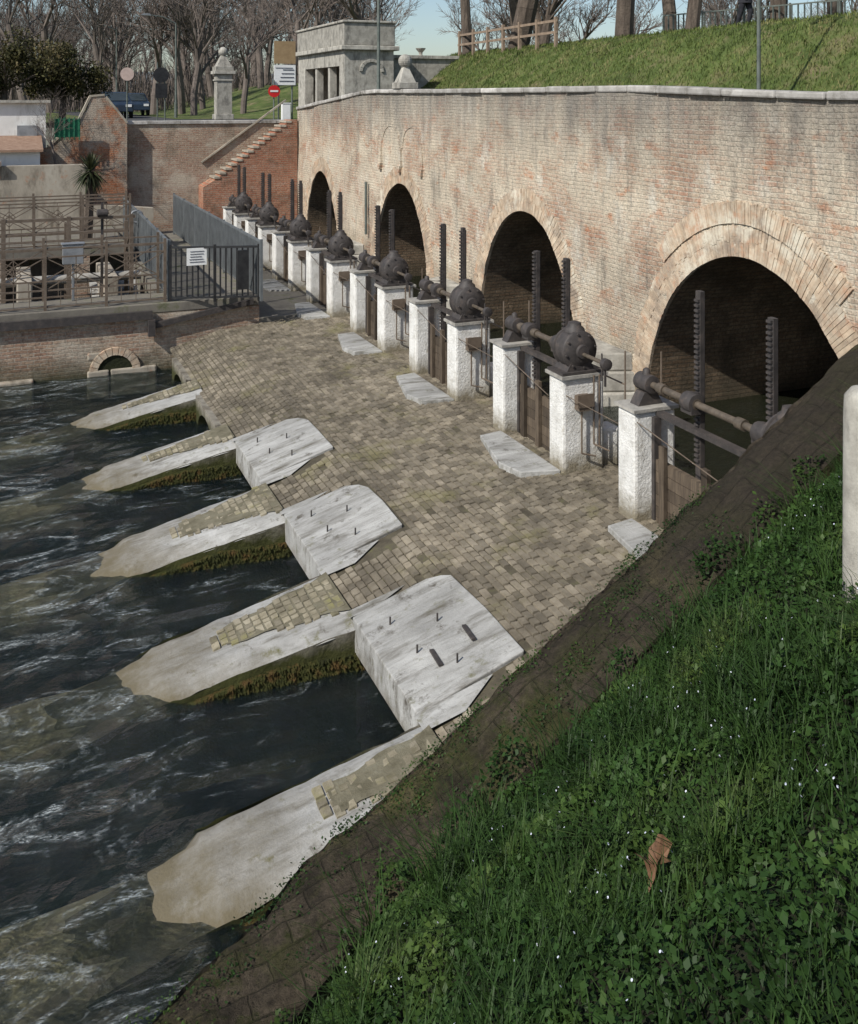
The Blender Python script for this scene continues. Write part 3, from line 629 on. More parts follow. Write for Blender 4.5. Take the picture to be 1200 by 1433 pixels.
# ---------------------------------------------------------------- sluice gates
def sluice(g0,g1,p0,p1,near=False):
    E=empty('sluice_gate')
    w=MB();w.box(7.0,7.66,g0,g1,.9,2.27);w.box(7.0,7.60,p0,p1,.9,2.30)
    w.box(7.67,7.95,g0+.06,g1-.04,.9,1.5)
    w.obj('pillars',m_pillar,E,bevel=.04)
    c=MB();c.box(6.96,7.70,g0-.04,g1+.03,2.275,2.32);c.box(6.97,7.63,p0-.03,p1+.03,2.305,2.345)
    th=MB();th.prism([(6.35,g1+.25),(6.45,g1-.2),(6.99,g0+.05),(6.99,p0+.05),(6.6,p0-.02)],.9,1.022,'z');th.obj('threshold',m_conc,E,bevel=.01)
    ir=MB();gm=(g0+g1)/2;zc_=2.63
    ir.box(6.98,7.64,g0-.02,g1+.0,2.322,2.36)
    prof_=[(-.25,.05),(-.245,.09),(-.205,.10),(-.20,.155),(-.17,.205),(-.155,.262),(-.14,.275),(-.115,.275),(-.105,.255),(-.04,.27),(.04,.27),(.105,.255),(.115,.275),(.14,.275),(.155,.25),(.19,.18),(.2,.11),(.24,.07)]
    ir.lathe((7.30,gm,zc_),(0,1,0),prof_,32)
    for i in range(8):
        t=2*math.pi*i/8+.2;x=7.30+.235*math.cos(t);z=zc_+.235*math.sin(t);ir.cyl((x,gm-.19,z),(x,gm-.15,z),.016,n=6)
    ir.prism([(7.08,2.36),(7.52,2.36),(7.44,2.5),(7.16,2.5)],gm-.17,gm+.17,'y')
    ir.lathe((7.30,gm,zc_+.235),(0,0,1),[(0,.15),(.05,.14),(.08,.10),(.13,.09),(.15,.03)],14)
    pm=(p0+p1)/2
    ir.prism([(7.12,2.345),(7.48,2.345),(7.39,2.5),(7.21,2.5)],pm-.09,pm+.09,'y')
    ir.lathe((7.30,pm,2.60),(0,1,0),[(-.14,.06),(-.13,.11),(.13,.11),(.14,.06)],16)
    ir.lathe((7.30,pm,2.69),(0,0,1),[(0,.05),(.07,.045),(.09,.02)],8)
    sh=MB();sh.cyl((7.30,gm+.2,2.60),(7.30,pm,2.60),.042,n=12);sh.cyl((7.30,gm-.75,2.60),(7.30,gm-.2,2.60),.028,n=10)
    for t in (.25,.62,.9): 
        y=gm+.2+(pm-gm-.3)*t;sh.cyl((7.30,y-.06,2.60),(7.30,y+.06,2.60),.064,n=14)
    sh.obj('drive_shaft',m_brass,E,smooth=True)
    ry=(p0-.30 if not near else 9.5, g1+.22 if not near else 8.3)
    for y in ry: ir.lathe((7.30,y,2.60),(0,1,0),[(-.10,.06),(-.09,.11),(-.05,.12),(.05,.12),(.09,.11),(.10,.06)],16);ir.box(7.22,7.47,y-.1,y+.1,2.48,2.56)
    ir.lathe((7.30,gm-.80,2.60),(0,1,0),[(-.05,.04),(-.04,.075),(.04,.075),(.05,.04)],12)
    ir.bar((7.30,gm-.78,2.6),(7.30,gm-.78,2.3),.025,.025);ir.cyl((7.30,gm-.7,2.36),(7.30,gm-.7,2.72),.012,n=6)
    ir.obj('gear_housing',m_iron,E,smooth=True)
    rk=MB()
    for y in ry:
        x=7.42;rk.box(x-.03,x+.03,y-.045,y+.045,1.0,3.85+random.uniform(-.05,.05))
        zz=1.9
        while zz<3.8: rk.box(x-.062,x-.0305,y-.035,y+.035,zz,zz+.028);zz+=.06
        rk.box(x+.031,x+.055,y-.02,y+.02,1,3.8)
    rk.box(7.3,7.4,g1,p0,2.24,2.30);rk.box(7.24,7.34,g1+.002,g1+.06,.95,2.235);rk.box(7.24,7.34,p0-.06,p0-.002,.95,2.235)
    rk.obj('toothed_racks',m_iron,E)
    gt=MB();n=6
    for i in range(n):
        z0=.9+i*.14;gt.box(7.26,7.33,g1+.062,p0-.062,z0,z0+.132)
    for y in (g1+.25,(g1+p0)/2,p0-.25): gt.box(7.2,7.255,y-.05,y+.05,.9,1.95)
    gt.obj('timber_gate',m_timber,E)
    bx=MB();bx.box(7.18,7.38,g0-.13,g0-.003,1.85,2.05);bx.box(7.15,7.41,g0-.145,g0-.131,1.9,2.08)
    for (a_,b_) in (((7.46,g0-.05,2.3),(7.46,g0-.05,1.35)),((7.55,g0-.05,2.3),(7.55,g0-.05,1.30)),((7.46,g0-.05,1.35),(7.62,g0-.2,1.28)),((7.26,g0-.06,1.85),(7.26,g0-.06,1.25)),((7.26,g0-.06,1.25),(7.46,g0-.1,1.2))): bx.cyl(a_,b_,.013,n=6)
    bx.cyl((7.02,p0-.02,2.2),(7.0,g1+.0,1.95),.007,n=5);bx.cyl((7.05,g0,2.05),(7.3,g0-1.3,1.9),.006,n=5);bx.cyl((7.66,p1,2.9),(7.66,p1,1.0),.012,n=6)
    bx.cyl((7.6,g0-.6,2.75),(7.6,g0-.6,1.0),.012,n=6);bx.cyl((7.6,g0-.6,2.3),(7.6,g0-.15,2.3),.012,n=6)
    bx.obj('junction_box',m_rail,E)
    c.obj('pillar_caps',m_pillcap,E)
sluice(7.7,8.1,10.2,10.58,True)
for k in range(1,8):
    g=11.9+3.55*(k-1);sluice(g,g+.40,g+1.8,g+2.18)
# ---------------------------------------------------------------- footbridge deck, walkway, fences
deck=MB();deck.box(-14,5.45,23.25,24.6,1.28,1.50);deck.obj('footbridge_deck',m_deck,bevel=.02)
bm_=MB();bm_.box(-14,3.0,23.12,23.22,1.18,1.36);bm_.bar((2.9,23.17,1.0),(5.3,23.17,1.4),.1,.12);bm_.box(2.9,3.05,23.05,23.2,.8,1.17);bm_.obj('deck_edge_beam',m_iron)
rw=MB();rw.box(-14,5.46,23.26,23.9,-1.5,1.27);rw.obj('river_wall',m_brickx)
st=MB();x=-12
while x<2.6:
    L=random.uniform(.4,1.1)
    if random.random()<.35: z0=random.uniform(.3,.5);st.box(x,x+L-.03,23.235,23.4,z0,z0+random.uniform(.12,.2))
    if random.random()<.6: st.box(x,x+L-.03,23.17+random.uniform(-.06,.05),23.4,-.5,random.uniform(.03,.15))
    x+=L
st.obj('wall_stone_course',m_stucco,bevel=.035)
# small arched culvert ring in the river wall
cv=MB()
for i in range(11):
    t0=math.pi*i/11;t1=math.pi*(i+.9)/11
    cv.prism([(2.2+.55*math.cos(t0),.05+.55*math.sin(t0)),(2.2+.55*math.cos(t1),.05+.55*math.sin(t1)),(2.2+.38*math.cos(t1),.05+.38*math.sin(t1)),(2.2+.38*math.cos(t0),.05+.38*math.sin(t0))],23.20,23.30,'y')
cv.obj('culvert_ring',m_vous)
cv=MB();cv.prism([(2.2+.38*math.cos(math.pi*i/12),.05+.38*math.sin(math.pi*i/12)) for i in range(13)]+[(1.82,-.4),(2.58,-.4)],23.235,23.25,'y');cv.obj('culvert_dark_panel',m_soil)  # flat dark panel stands in for the shaded hole; wall behind is solid
wk=MB();wk.box(3.3,5.4,24.61,36,1.2,1.49);wk.box(3.4,3.6,24.61,36,-1,1.2);wk.box(5.2,5.39,24.61,36,-1,1.2);wk.obj('walkway',m_deck)
gb=MB();gb.box(5.46,7.87,23.21,37.5,-1,.98);gb.obj('sluice_sill',m_deck)
def picket(name,pts,z,h,mat,step=.11,bw=.022,post=1.9):
    mb=MB()
    for (a_,b_) in zip(pts,pts[1:]):
        a=Vector((*a_,z));c=Vector((*b_,z));L=(c-a).length;d=(c-a)/L
        mb.bar(a+Vector((0,0,h)),c+Vector((0,0,h)),.05,.05);mb.bar(a+Vector((0,0,.1)),c+Vector((0,0,.1)),.04,.04)
        n=int(L/step)
        for i in range(n+1): p=a+d*(i*L/n);mb.bar(p+Vector((0,0,.1)),p+Vector((0,0,h)),bw,bw*1.8)
        n=max(1,int(L/post))
        for i in range(n+1): p=a+d*(i*L/n);mb.bar(p,p+Vector((0,0,h+.06)),.06,.06)
    return mb.obj(name,mat)
picket('steel_fence',[(3.4,23.4),(3.55,34.5)],1.5,1.35,m_fence,.09,.03)
picket('steel_fence',[(5.35,22.6),(5.25,35)],1.5,1.35,m_fence,.09,.03)
picket('iron_gate',[(3.42,23.35),(5.33,22.75)],1.48,1.25,m_blackgate,.12,.02,.95)
sg=MB();sg.box(3.75,4.2,23.1,23.12,2.33,2.72);o=sg.obj('warning_sign',m_signw)
tx=MB()
for i in range(5): tx.box(3.80+random.uniform(0,.03),4.15-random.uniform(0,.08),23.09,23.098,2.40+i*.06,2.412+i*.06)
tx.obj('lettering',m_text,o)
gb2=MB();gb2.box(4.85,5.1,22.82,22.9,1.75,2.65);gb2.obj('gate_lock_box',m_blackgate)
rg=MB()
for i in range(24):
    t0=2*math.pi*i/24;t1=2*math.pi*(i+1)/24;rg.cyl((3.46+.17*math.cos(t0),30.2,2.70+.17*math.sin(t0)),(3.46+.17*math.cos(t1),30.2,2.70+.17*math.sin(t1)),.035,n=8,caps=False)
rg.obj('life_ring',m_signgrey)
def lattice(name,x0,x1,y,z,h,mat,bay=1.25):
    mb=MB();n=max(1,round((x1-x0)/bay));b_=(x1-x0)/n
    for zz in (.08,h*.33,h*.86,h): mb.bar((x0,y,z+zz),(x1,y,z+zz),.035,.035)
    for i in range(n+1): x=x0+i*b_;mb.box(x-.03,x+.03,y-.03,y+.03,z,z+h+.1)
    for i in range(n):
        a,c=x0+i*b_,x0+(i+1)*b_;m=(a+c)/2;z0,z1=z+h*.33,z+h*.86;zm=(z0+z1)/2
        mb.bar((a,y,z0),(c,y,z1),.022,.022);mb.bar((a,y,z1),(c,y,z0),.022,.022)
        mb.bar((m,y,z0),(m,y,z1),.02,.02)
        for k in (.25,.5,.75): x=a+b_*k;mb.bar((x,y,z+.08),(x,y,z0),.015,.015)
        q=.16;mb.bar((m-q,y,zm),(m,y,zm+q),.02,.02);mb.bar((m,y,zm+q),(m+q,y,zm),.02,.02);mb.bar((m+q,y,zm),(m,y,zm-q),.02,.02);mb.bar((m,y,zm-q),(m-q,y,zm),.02,.02)
    return mb.obj(name,mat)
lattice('lattice_railing',-12,3.3,23.35,1.5,1.35,m_rail)
lattice('lattice_railing',-12,3.3,24.5,1.5,1.35,m_rail)
lattice('lattice_railing',-12,3.2,29.5,2.0,1.35,m_rail)
lattice('lattice_railing',-12,3.2,30.5,2.0,1.35,m_rail)
d2=MB();d2.box(-12,3.25,29.4,30.6,1.75,2.0);d2.obj('footbridge_deck',m_deck)
bp_=MB()
for x in (-6,-3.2,-.6,1.6): bp_.box(x,x+.5,29.3,30.59,-1,1.74)
bp_.obj('footbridge_piers',m_brickx)
gy=empty('winch_gantry');m=MB()
for x in (-1.6,-.1,1.4,2.9): m.box(x-.05,x+.05,26.4,26.5,-.5,3.2);m.box(x-.05,x+.05,27.6,27.7,-.5,2.9);m.bar((x,26.45,2.9),(x,27.65,2.1),.04,.04)
m.box(-1.7,3.0,26.41,26.49,3.1,3.17);m.box(-1.7,3.0,27.61,27.69,2.6,2.66);m.obj('frame',m_rail,gy)
m=MB()
for x in (-.8,2.2): m.lathe((x,26.45,3.25),(1,0,0),[(-.14,.05),(-.12,.10),(.12,.10),(.14,.05)],12);m.box(x-.03,x+.03,26.53,26.58,.4,3.5)
m.obj('winches',m_iron,gy)
cb_=MB();cb_.box(1.15,1.6,24.2,24.4,2.35,2.8);cb_.box(1.12,1.63,24.18,24.42,2.801,2.83);cb_.box(1.35,1.41,24.28,24.34,1.5,2.35);cb_.obj('control_cabinet',m_signgrey,bevel=.01)
sheet('back_pool',-14,3.4,23.9,35,.3,m_water)
c=MB()
for x in (-3,.2,2.2): c.box(x,x+.35,26,28.5,-.5,1.7)
c.obj('sluice_divider',m_stucco,bevel=.03)
d3=MB();d3.cyl((-12,27,1.55),(3.2,27,1.55),.12,n=12);d3.obj('water_pipe',m_pillcap,smooth=True)
sp=MB();spv=[];nf=14
for i in range(nf+1):
    for j in range(5):
        x=2.0+1.2*j/4;t=i/nf;spv.append((x,28.6-2.2*t,1.3-1.0*t**1.6+.05*mn.noise(Vector((x*4,t*9,0)))))
sp.add(spv,[(i*5+j,i*5+j+1,(i+1)*5+j+1,(i+1)*5+j) for i in range(nf) for j in range(4)])
sp.obj('stone_spillway',m_conc,smooth=True)
# ---------------------------------------------------------------- far walls
fw=MB();fw.box(2.4,10.15,38.0,38.5,-1,5.2);fw.obj('brick_retaining_wall',m_brickx)
fc=MB();x=3.9
while x<10: L=random.uniform(.8,1.2);fc.box(x,min(x+L-.01,10.15),37.93,38.55,5.205,5.33);x+=L
fc.obj('wall_coping',m_coping,bevel=.015)
rs=MB();rs.prism([(6.6,-1),(6.6,2.9),(7.1,3.2),(9.9,5.35),(10.15,5.35),(10.15,-1)],37.0,37.98,'y');ro=rs.obj('brick_stair_wall',m_redbrick)
cc=MB()
for i in range(14):
    t=i/14;x0=7.0+2.9*t;z0=3.2+2.2*t;cc.box(x0,x0+.22,36.97,37.99,z0,z0+.07)
cc.bar((6.7,37.96,3.75),(9.95,37.96,6.1),.10,.06)
cc.obj('stair_coping',m_stucco,ro)
gw=MB();gw.prism([(.6,1),(.6,4.2),(1.29,4.43),(1.6,4.75),(2.0,5.07),(2.2,5.1),(2.47,5.6),(2.6,5.75),(2.71,6.2),(3.2,6.25),(3.3,6.1),(3.66,5.8),(3.75,5.55),(3.98,5.2),(3.98,1)],37.6,37.97,'y');o=gw.obj('ruined_gable_wall',m_orange)
gc=MB()
for a_,b_ in (((1.29,4.43),(2.0,5.07)),((2.2,5.1),(2.71,6.2)),((2.71,6.22),(3.2,6.27)),((3.25,6.2),(3.98,5.25))): gc.bar((a_[0],37.78,a_[1]+.02),(b_[0],37.78,b_[1]+.02),.42,.07)
gc.obj('gable_cap',m_stucco,o)
sw=MB();sw.box(-14,2.6,35.2,35.6,-1,3.95);sw.prism([(2.6,-1),(2.6,2.6),(4.6,2.4),(4.6,-1)],35.2,35.6);sw.box(-14,-.2,35.0,35.75,3.96,4.1);sw.obj('stucco_yard_wall',m_stucco)
hs=empty('white_house');h=MB();h.box(-9,1.25,38.2,44,2,6.0);h.obj('walls',m_white,hs)
h=MB();h.box(-9.2,1.4,38.0,44.2,6.005,6.1);h.obj('eaves',m_lime,hs)
h=MB()
for xx in (-4.2,-1.4): h.box(xx,xx+.9,38.13,38.18,4.3,5.5)
h.obj('windows',m_glass,hs);h=MB();h.box(.3,.95,38.1,38.19,3,5.2);h.obj('door',m_signgrey,hs)
low=MB();low.box(-9,1.0,36.2,38.19,2,4.35);low.obj('lean_to',m_white,hs);low=MB();low.prism([(36.0,4.36),(38.19,4.75),(38.19,4.85),(36.0,4.44)],-9,1.1,'x');low.obj('lean_to_roof',m_tile,hs)
gn=MB();gn.box(1.5,2.35,37.2,37.25,4.8,5.45)
for i in range(6): gn.box(1.5+i*.16,1.53+i*.16,37.16,37.19,4.7,5.5)
gn.obj('green_mesh_fence',m_greenn)
yd=MB();yd.box(-14,3.2,30.6,35.2,-1,1.9);yd.obj('yard_ground',m_deck)
ce=empty('cordyline_palm');t=MB();t.cyl((2.2,31.8,1.8),(2.3,31.8,3.9),.16,.12,8);t.obj('trunk',m_bark,ce)
cl_=MB()
for _ in range(220):
    th=random.random()*6.28;el=random.uniform(-1.2,1.4);L=random.uniform(.5,.85);d=Vector((math.cos(th)*math.cos(el),math.sin(th)*math.cos(el),math.sin(el)));s_=Vector((-math.sin(th),math.cos(th),0))*.028
    p=Vector((2.3,31.8,3.95));m=p+d*L*.5;e=p+d*L-Vector((0,0,.12))
    cl_.add([p-s_*.5,p+s_*.5,m+s_,m-s_,e],[(0,1,2,3),(3,2,4)])
cl_.obj('leaves',m_cord,ce,fixn=False)
# ---------------------------------------------------------------- ground sheet (with river hole), embankment
g=MB();B=2500
xs=[-B,-60,10.2,15.45,B];ys=[-B,-20,38.4,B]
for i in range(4):
    for j in range(3):
        if j==1 and i in (1,2): continue
        g.add([(xs[i],ys[j],5.1),(xs[i+1],ys[j],5.1),(xs[i+1],ys[j+1],5.1),(xs[i],ys[j+1],5.1)],[(0,1,2,3)])
g.obj('ground',m_lawn,fixn=False)
g2=MB();g2.box(-60,-14,35.2,38.4,-1.6,5.09);g2.box(-14,2.4,38.05,38.19,-1.6,3.0);g2.obj('far_bank_wall',m_brickx)
rd=MB();rd.add([(5.2,38.6,5.108),(10.6,38.6,5.108),(8.0,90,5.108),(3,90,5.108)],[(0,1,2,3)]);rd.add([(10.6,38.4,5.112),(15.4,36,5.112),(15.4,48,5.112),(9.5,54,5.112)],[(0,1,2,3)]);rd.obj('road',m_asph,fixn=False)
em=MB()
def ez(x,u):
    t=max(0,min(1,(x-15.3)/4.6));t=t*t*(3-2*t)*.35+t*.65;f=max(0,min(1,(53-u)/9));f=f*f*(3-2*f)
    return 5.1+3.2*t*f+.05*mn.noise(Vector((x*.7,u*.5,0)))*t
nx,ny=60,110;xx=[15.2+ (i/nx)**1.8*60 for i in range(nx+1)];yy=[-20+75*j/ny for j in range(ny+1)]
em.v=[(x,y,ez(x,y)) for x in xx for y in yy];em.f=[(i*(ny+1)+j,(i+1)*(ny+1)+j,(i+1)*(ny+1)+j+1,i*(ny+1)+j+1) for i in range(nx) for j in range(ny)];em.r=[.5]*len(em.f)
em.obj('grass_embankment',m_lawn,smooth=True,fixn=False)
NE=60000;PE=np.stack([rng.uniform(15.4,21.5,NE),rng.uniform(8,52,NE)],1);ze=np.array([ez(a,c2) for a,c2 in PE])
quadmesh('embankment_grass',blades(PE,ze,.10,.012,.8),4,m_lawnb)
bl=MB();bl.v=[];nx,ny=14,30
def lz(x,u): 
    t=max(0,min(1,(x-9.5-(u-54)*.06)/9));f=max(0,min(1,(u-52)/10));return 5.12+2.2*t*t*(3-2*t)*f
xx=[8+ 40*i/nx for i in range(nx+1)];yy=[52+100*j/ny for j in range(ny+1)]
bl.v=[(x,y,lz(x,y)) for x in xx for y in yy];bl.f=[(i*(ny+1)+j,(i+1)*(ny+1)+j,(i+1)*(ny+1)+j+1,i*(ny+1)+j+1) for i in range(nx) for j in range(ny)];bl.r=[.5]*len(bl.f)
bl.obj('lawn_slope',m_lawn,smooth=True,fixn=False)
hl=MB();pts=[(-900+i*60,1400,5+55*(.5+.5*mn.noise(Vector(((-900+i*60)*.002,0,0))))+20*mn.noise(Vector(((-900+i*60)*.006,3,0)))) for i in range(60)]
hl.add([(x,y,0) for x,y,_ in pts]+pts,[(i,i+1,60+i+1,60+i) for i in range(59)]);hl.obj('distant_hills',m_hill,fixn=False)
# ---------------------------------------------------------------- pavilion
pv=empty('stone_pavilion')
p=MB();x0,x1,y0,y1=13.0,15.2,40,47.2;zt=9.1
p.box(x0,x0+.4,y0+.0,y0+.7,5.1,zt-.9);p.box(x0,x0+.4,y1-1.2,y1,5.1,zt-.9);p.box(x0,x0+.4,y0+.705,y1-1.205,7.55,zt-.9)
p.box(x0+.405,x1,y0,y0+.4,5.1,zt-.9);p.box(x1-.4,x1,y0+.405,y1,5.1,zt-.9);p.box(x0+.405,x1-.405,y1-.4,y1,5.1,zt-.9)
p.obj('walls',m_lime,pv)
p=MB();p.box(x0-.2,x1+.2,y0-.2,y1+.2,zt-.895,zt-.7);p.box(x0-.05,x1+.05,y0-.05,y1+.05,zt-.695,zt+.25);p.box(x0-.12,x1+.12,y0-.12,y1+.12,zt+.255,zt+.36);p.obj('attic',m_lime,pv,bevel=.03)
p=MB()
for y in (42.2,44.2): p.box(x0+.05,x0+.35,y,y+.3,5.1,7.54)
for i in range(9):
    t0=math.pi*i/9;t1=math.pi*(i+.9)/9;xc=14.2
    p.prism([(xc+.55*math.cos(t0),7.3+.55*math.sin(t0)),(xc+.55*math.cos(t1),7.3+.55*math.sin(t1)),(xc+.42*math.cos(t1),7.3+.42*math.sin(t1)),(xc+.42*math.cos(t0),7.3+.42*math.sin(t0))],y0-.06,y0+.02,'y')
p.obj('columns_and_arch',m_lime,pv)
p=MB();p.box(x0+.5,x1-.5,y0+.5,y1-.6,5.1,5.2);p.obj('floor',m_wood,pv)
lw=MB();lw.box(15.25,19.3,42.5,43.1,5.1,8.0);lw.box(15.25,19.4,42.4,43.2,8.005,8.15);lw.obj('stone_side_wall',m_lime)
ur=MB();ur.lathe((17.6,42.8,8.15),(0,0,1),[(0,.12),(.05,.08),(.15,.09),(.3,.22),(.35,.24)],12);ur.obj('stone_urn',m_lime)
# ---------------------------------------------------------------- signs, lamps, poles
def pole(mb,x,y,z0,z1,r=.04): mb.cyl((x,y,z0),(x,y,z1),r,n=10)
E=empty('road_sign');m=MB();pole(m,9.95,39.1,5.0,8.5,.035);pole(m,10.5,39.1,5.0,8.5,.035);m.obj('posts',m_pole,E)
m=MB();m.box(9.75,10.62,39.0,39.04,7.55,8.45);m.obj('brown_board',m_signbr,E)
m=MB();m.box(9.75,10.62,39.0,39.04,6.7,7.5);m.obj('white_board',m_signw,E)
m=MB()
for i in range(4): m.box(9.95+.05*i,10.55,38.985,38.995,6.84+i*.15,6.87+i*.15)
m.box(9.8,10.5,38.985,38.995,7.37,7.39);m.obj('lettering',m_text,E)
E=empty('no_entry_sign');m=MB();pole(m,9.72,38.95,5.0,6.9,.03);m.obj('post',m_pole,E)
m=MB();m.lathe((9.72,38.88,6.45),(0,1,0),[(0,.24),(.02,.24)],24);m.obj('disc',m_red,E);m=MB();m.box(9.56,9.88,38.865,38.875,6.42,6.49);m.obj('bar',m_signw,E)
m=MB();m.box(10.0,10.34,38.7,38.9,5.3,5.95);m.box(9.98,10.36,38.68,38.92,5.951,5.99);m.obj('utility_box',m_signw,bevel=.01)
E=empty('round_sign');m=MB();pole(m,5.5,52,5.0,7.6,.035);m.obj('post',m_pole,E);m=MB();m.lathe((5.5,51.95,7.4),(0,1,0),[(0,.33),(.02,.33)],24);m.obj('disc',m_pinkish,E)
E=empty('direction_sign');m=MB();pole(m,6.6,49.2,5.0,7.9,.035);pole(m,6.95,49.2,5.0,7.9,.035);m.obj('posts',m_pole,E)
m=MB();m.lathe((6.77,49.12,7.3),(0,1,0),[(0,.37),(.02,.37)],24);m.box(6.5,7.05,49.12,49.15,6.2,6.9);m.obj('panels',m_blackgate,E)
def lamp(x,y,z0,H,dx,r=.07,name='street_lamp'):
    E=empty(name);m=MB();m.cyl((x,y,z0),(x,y,z0+H),r,r*.6,10);m.cyl((x,y,z0),(x,y,z0+.9),r*1.4,r*1.3,10)
    m.cyl((x,y,z0+H),(x+dx*.5,y,z0+H+.35),r*.6,r*.5,8);m.cyl((x+dx*.5,y,z0+H+.35),(x+dx,y,z0+H+.42),r*.5,r*.45,8)
    m.obj('column',m_pole,E)
    m=MB();m.prism([(x+dx*.95,z0+H+.38),(x+dx*1.0,z0+H+.5),(x+dx*1.25,z0+H+.5),(x+dx*1.35,z0+H+.40)],y-.14,y+.14,'y');m.obj('lamp_head',m_signgrey,E)
    return E
lamp(8.5,56,5.1,5.2,-1.4);lamp(7.2,75,5.1,6,-1.6);lamp(12.3,33.9,5.1,8,1.2);lamp(15.6,17.9,5.2,8,-1.3,.05)
wf=MB();y=34
while y<44.5: wf.box(19.62,19.74,y-.06,y+.06,8.0,9.35);y+=1.5
for z in (8.75,9.2): wf.bar((19.68,33.9,z),(19.68,43.2,z-.05),.05,.10)
wf.obj('wooden_rail_fence',m_wood)
picket('steel_fence',[(27,20),(24,33)],8.25,1.2,m_pole,.25,.03)
def car(x,y,z,name='parked_car'):
    E=empty(name);m=MB();W=.85;L=2.1
    prof=[(-L,.35),(-L,.75),(-L+.15,.85),(-1.25,.92),(-.6,1.42),(.7,1.45),(1.5,1.0),(L-.05,.88),(L,.4)]
    n=len(prof);vs_=[]
    for sx in (-1,1):
        for (yy_,zz) in prof: vs_.append((x+sx*(W-(.16 if zz>1.2 else 0)),y+yy_,z+zz))
    m.add(vs_,[tuple(range(n)),tuple(range(2*n-1,n-1,-1))]+[(i,n+i,n+(i+1)%n,(i+1)%n) for i in range(n)]);m.obj('body',m_carp,E,bevel=.05)
    m=MB();m.add([(x-.72,y-1.26,z+.95),(x+.72,y-1.26,z+.95),(x+.62,y-.68,z+1.38),(x-.62,y-.68,z+1.38)],[(0,1,2,3)])
    for s_ in (-1,1): m.add([(x+s_*.845,y-1.0,z+.95),(x+s_*.845,y+1.1,z+.95),(x+s_*.72,y+.6,z+1.36),(x+s_*.72,y-.55,z+1.36)],[(0,1,2,3)])
    m.v=[(a+(0 if abs(a-x)<.8 else math.copysign(.012,a-x)),b2-.015,c2+.01) for a,b2,c2 in m.v];m.obj('windows',m_glass,E,fixn=False)
    m=MB()
    for s_ in (-1,1):
        for yy_ in (-1.3,1.3): m.cyl((x+s_*.72,y+yy_,z+.32),(x+s_*.88,y+yy_,z+.32),.32,n=18)
    m.obj('wheels',m_tyre,E)
    m=MB();
    for s_ in (-1,1): m.box(x+s_*.6-.15,x+s_*.6+.15,y-L-.02,y-L+.01,z+.62,z+.76)
    m.obj('headlights',m_signw,E)
car(5.4,58,5.11);car(7.3,66,5.11)
# ---------------------------------------------------------------- person walking on the embankment
def person(x,y,z):
    me=bpy.data.meshes.new('body')
    J=[(0,0,.95),(0,0,1.2),(0,.02,1.42),(0,.02,1.52),(0,.0,1.66),(.10,0,.9),(.12,-.12,.5),(.12,-.02,.09),(.12,-.18,.04),(-.10,0,.9),(-.12,.08,.5),(-.12,.20,.10),(-.12,.06,.05),
       (.2,.02,1.4),(.25,.08,1.13),(.24,-.04,.9),(-.2,.02,1.4),(-.25,-.06,1.13),(-.23,-.16,.92)]
    Eg=[(0,1),(1,2),(2,3),(3,4),(0,5),(5,6),(6,7),(7,8),(0,9),(9,10),(10,11),(11,12),(2,13),(13,14),(14,15),(2,16),(16,17),(17,18)]
    R=[.17,.17,.16,.06,.1,.12,.085,.06,.045,.12,.085,.06,.045,.08,.065,.045,.08,.065,.045]
    me.from_pydata(J,Eg,[]);me.materials.append(m_coat)
    o=bpy.data.objects.new('walking_person',me);scene.collection.objects.link(o)
    o.modifiers.new('s','SKIN')
    for i,r in enumerate(R): me.skin_vertices[0].data[i].radius=(r,r*.8 if i<3 else r)
    me.skin_vertices[0].data[0].use_root=True
    s_=o.modifiers.new('u','SUBSURF');s_.levels=2;s_.render_levels=2
    o.location=(x,y,z);o.rotation_euler=(0,0,.3)
    h=MB();h.lathe((0,0,1.50),(0,0,1),[(0,.05),(.04,.075),(.10,.088),(.16,.09),(.21,.075),(.25,.03)],16);h.lathe((0,-.09,1.61),(0,-1,0),[(0,.02),(.03,.006)],6);h.obj('head',m_skin,o,smooth=True)
    h=MB();h.lathe((0,.015,1.60),(0,0,1),[(0,.085),(.07,.098),(.13,.085),(.165,.03)],16);h.obj('hair',m_coat,o,smooth=True)
    h=MB();h.lathe((0,0,.78),(0,0,1),[(0,.22),(.2,.20),(.4,.17)],12);h.obj('coat_skirt',m_coat,o,smooth=True)
person(21.0,24.7,ez(21.0,24.7))
# ---------------------------------------------------------------- trees
def branch(mb,p,d,L,r,depth,maxd,seed,up=.18):
    n=3 if depth<2 else 2
    q=p
    for i in range(n):
        d=(d+Vector((random.gauss(0,.12),random.gauss(0,.12),random.gauss(.04,.08)))).normalized()
        e=q+d*L/n;r2=r*(1-.22*(1 if depth else .5)*(i+1)/n)
        mb.cyl(q,e,r,r2,n=(9 if depth==0 else 5 if depth<3 else 3),caps=False,r=random.random());q=e;r=r2
        if depth<maxd and (i>0 or depth>0):
            for _ in range(2 if depth<maxd-1 else 4):
                a=random.uniform(.35,.95);ax=d.orthogonal().normalized();ax.rotate(Quaternion(d,random.random()*6.28))
                nd=(d*math.cos(a)+ax*math.sin(a)+Vector((0,0,up))).normalized()
                branch(mb,q,nd,L*random.uniform(.5,.78),max(.013,r*random.uniform(.42,.62)),depth+1,maxd,seed,up)
variants=[]
for s_ in range(5):
    random.seed(100+s_);mb=MB();branch(mb,Vector((0,0,-.3)),Vector((0,0,1)),3.4+.4*s_,.20,0,4,s_,.15)
    o=mb.obj('bare_tree',m_twig,fixn=False);variants.append(o.data);bpy.data.objects.remove(o)
dt=empty('distant_trees')
random.seed(5)
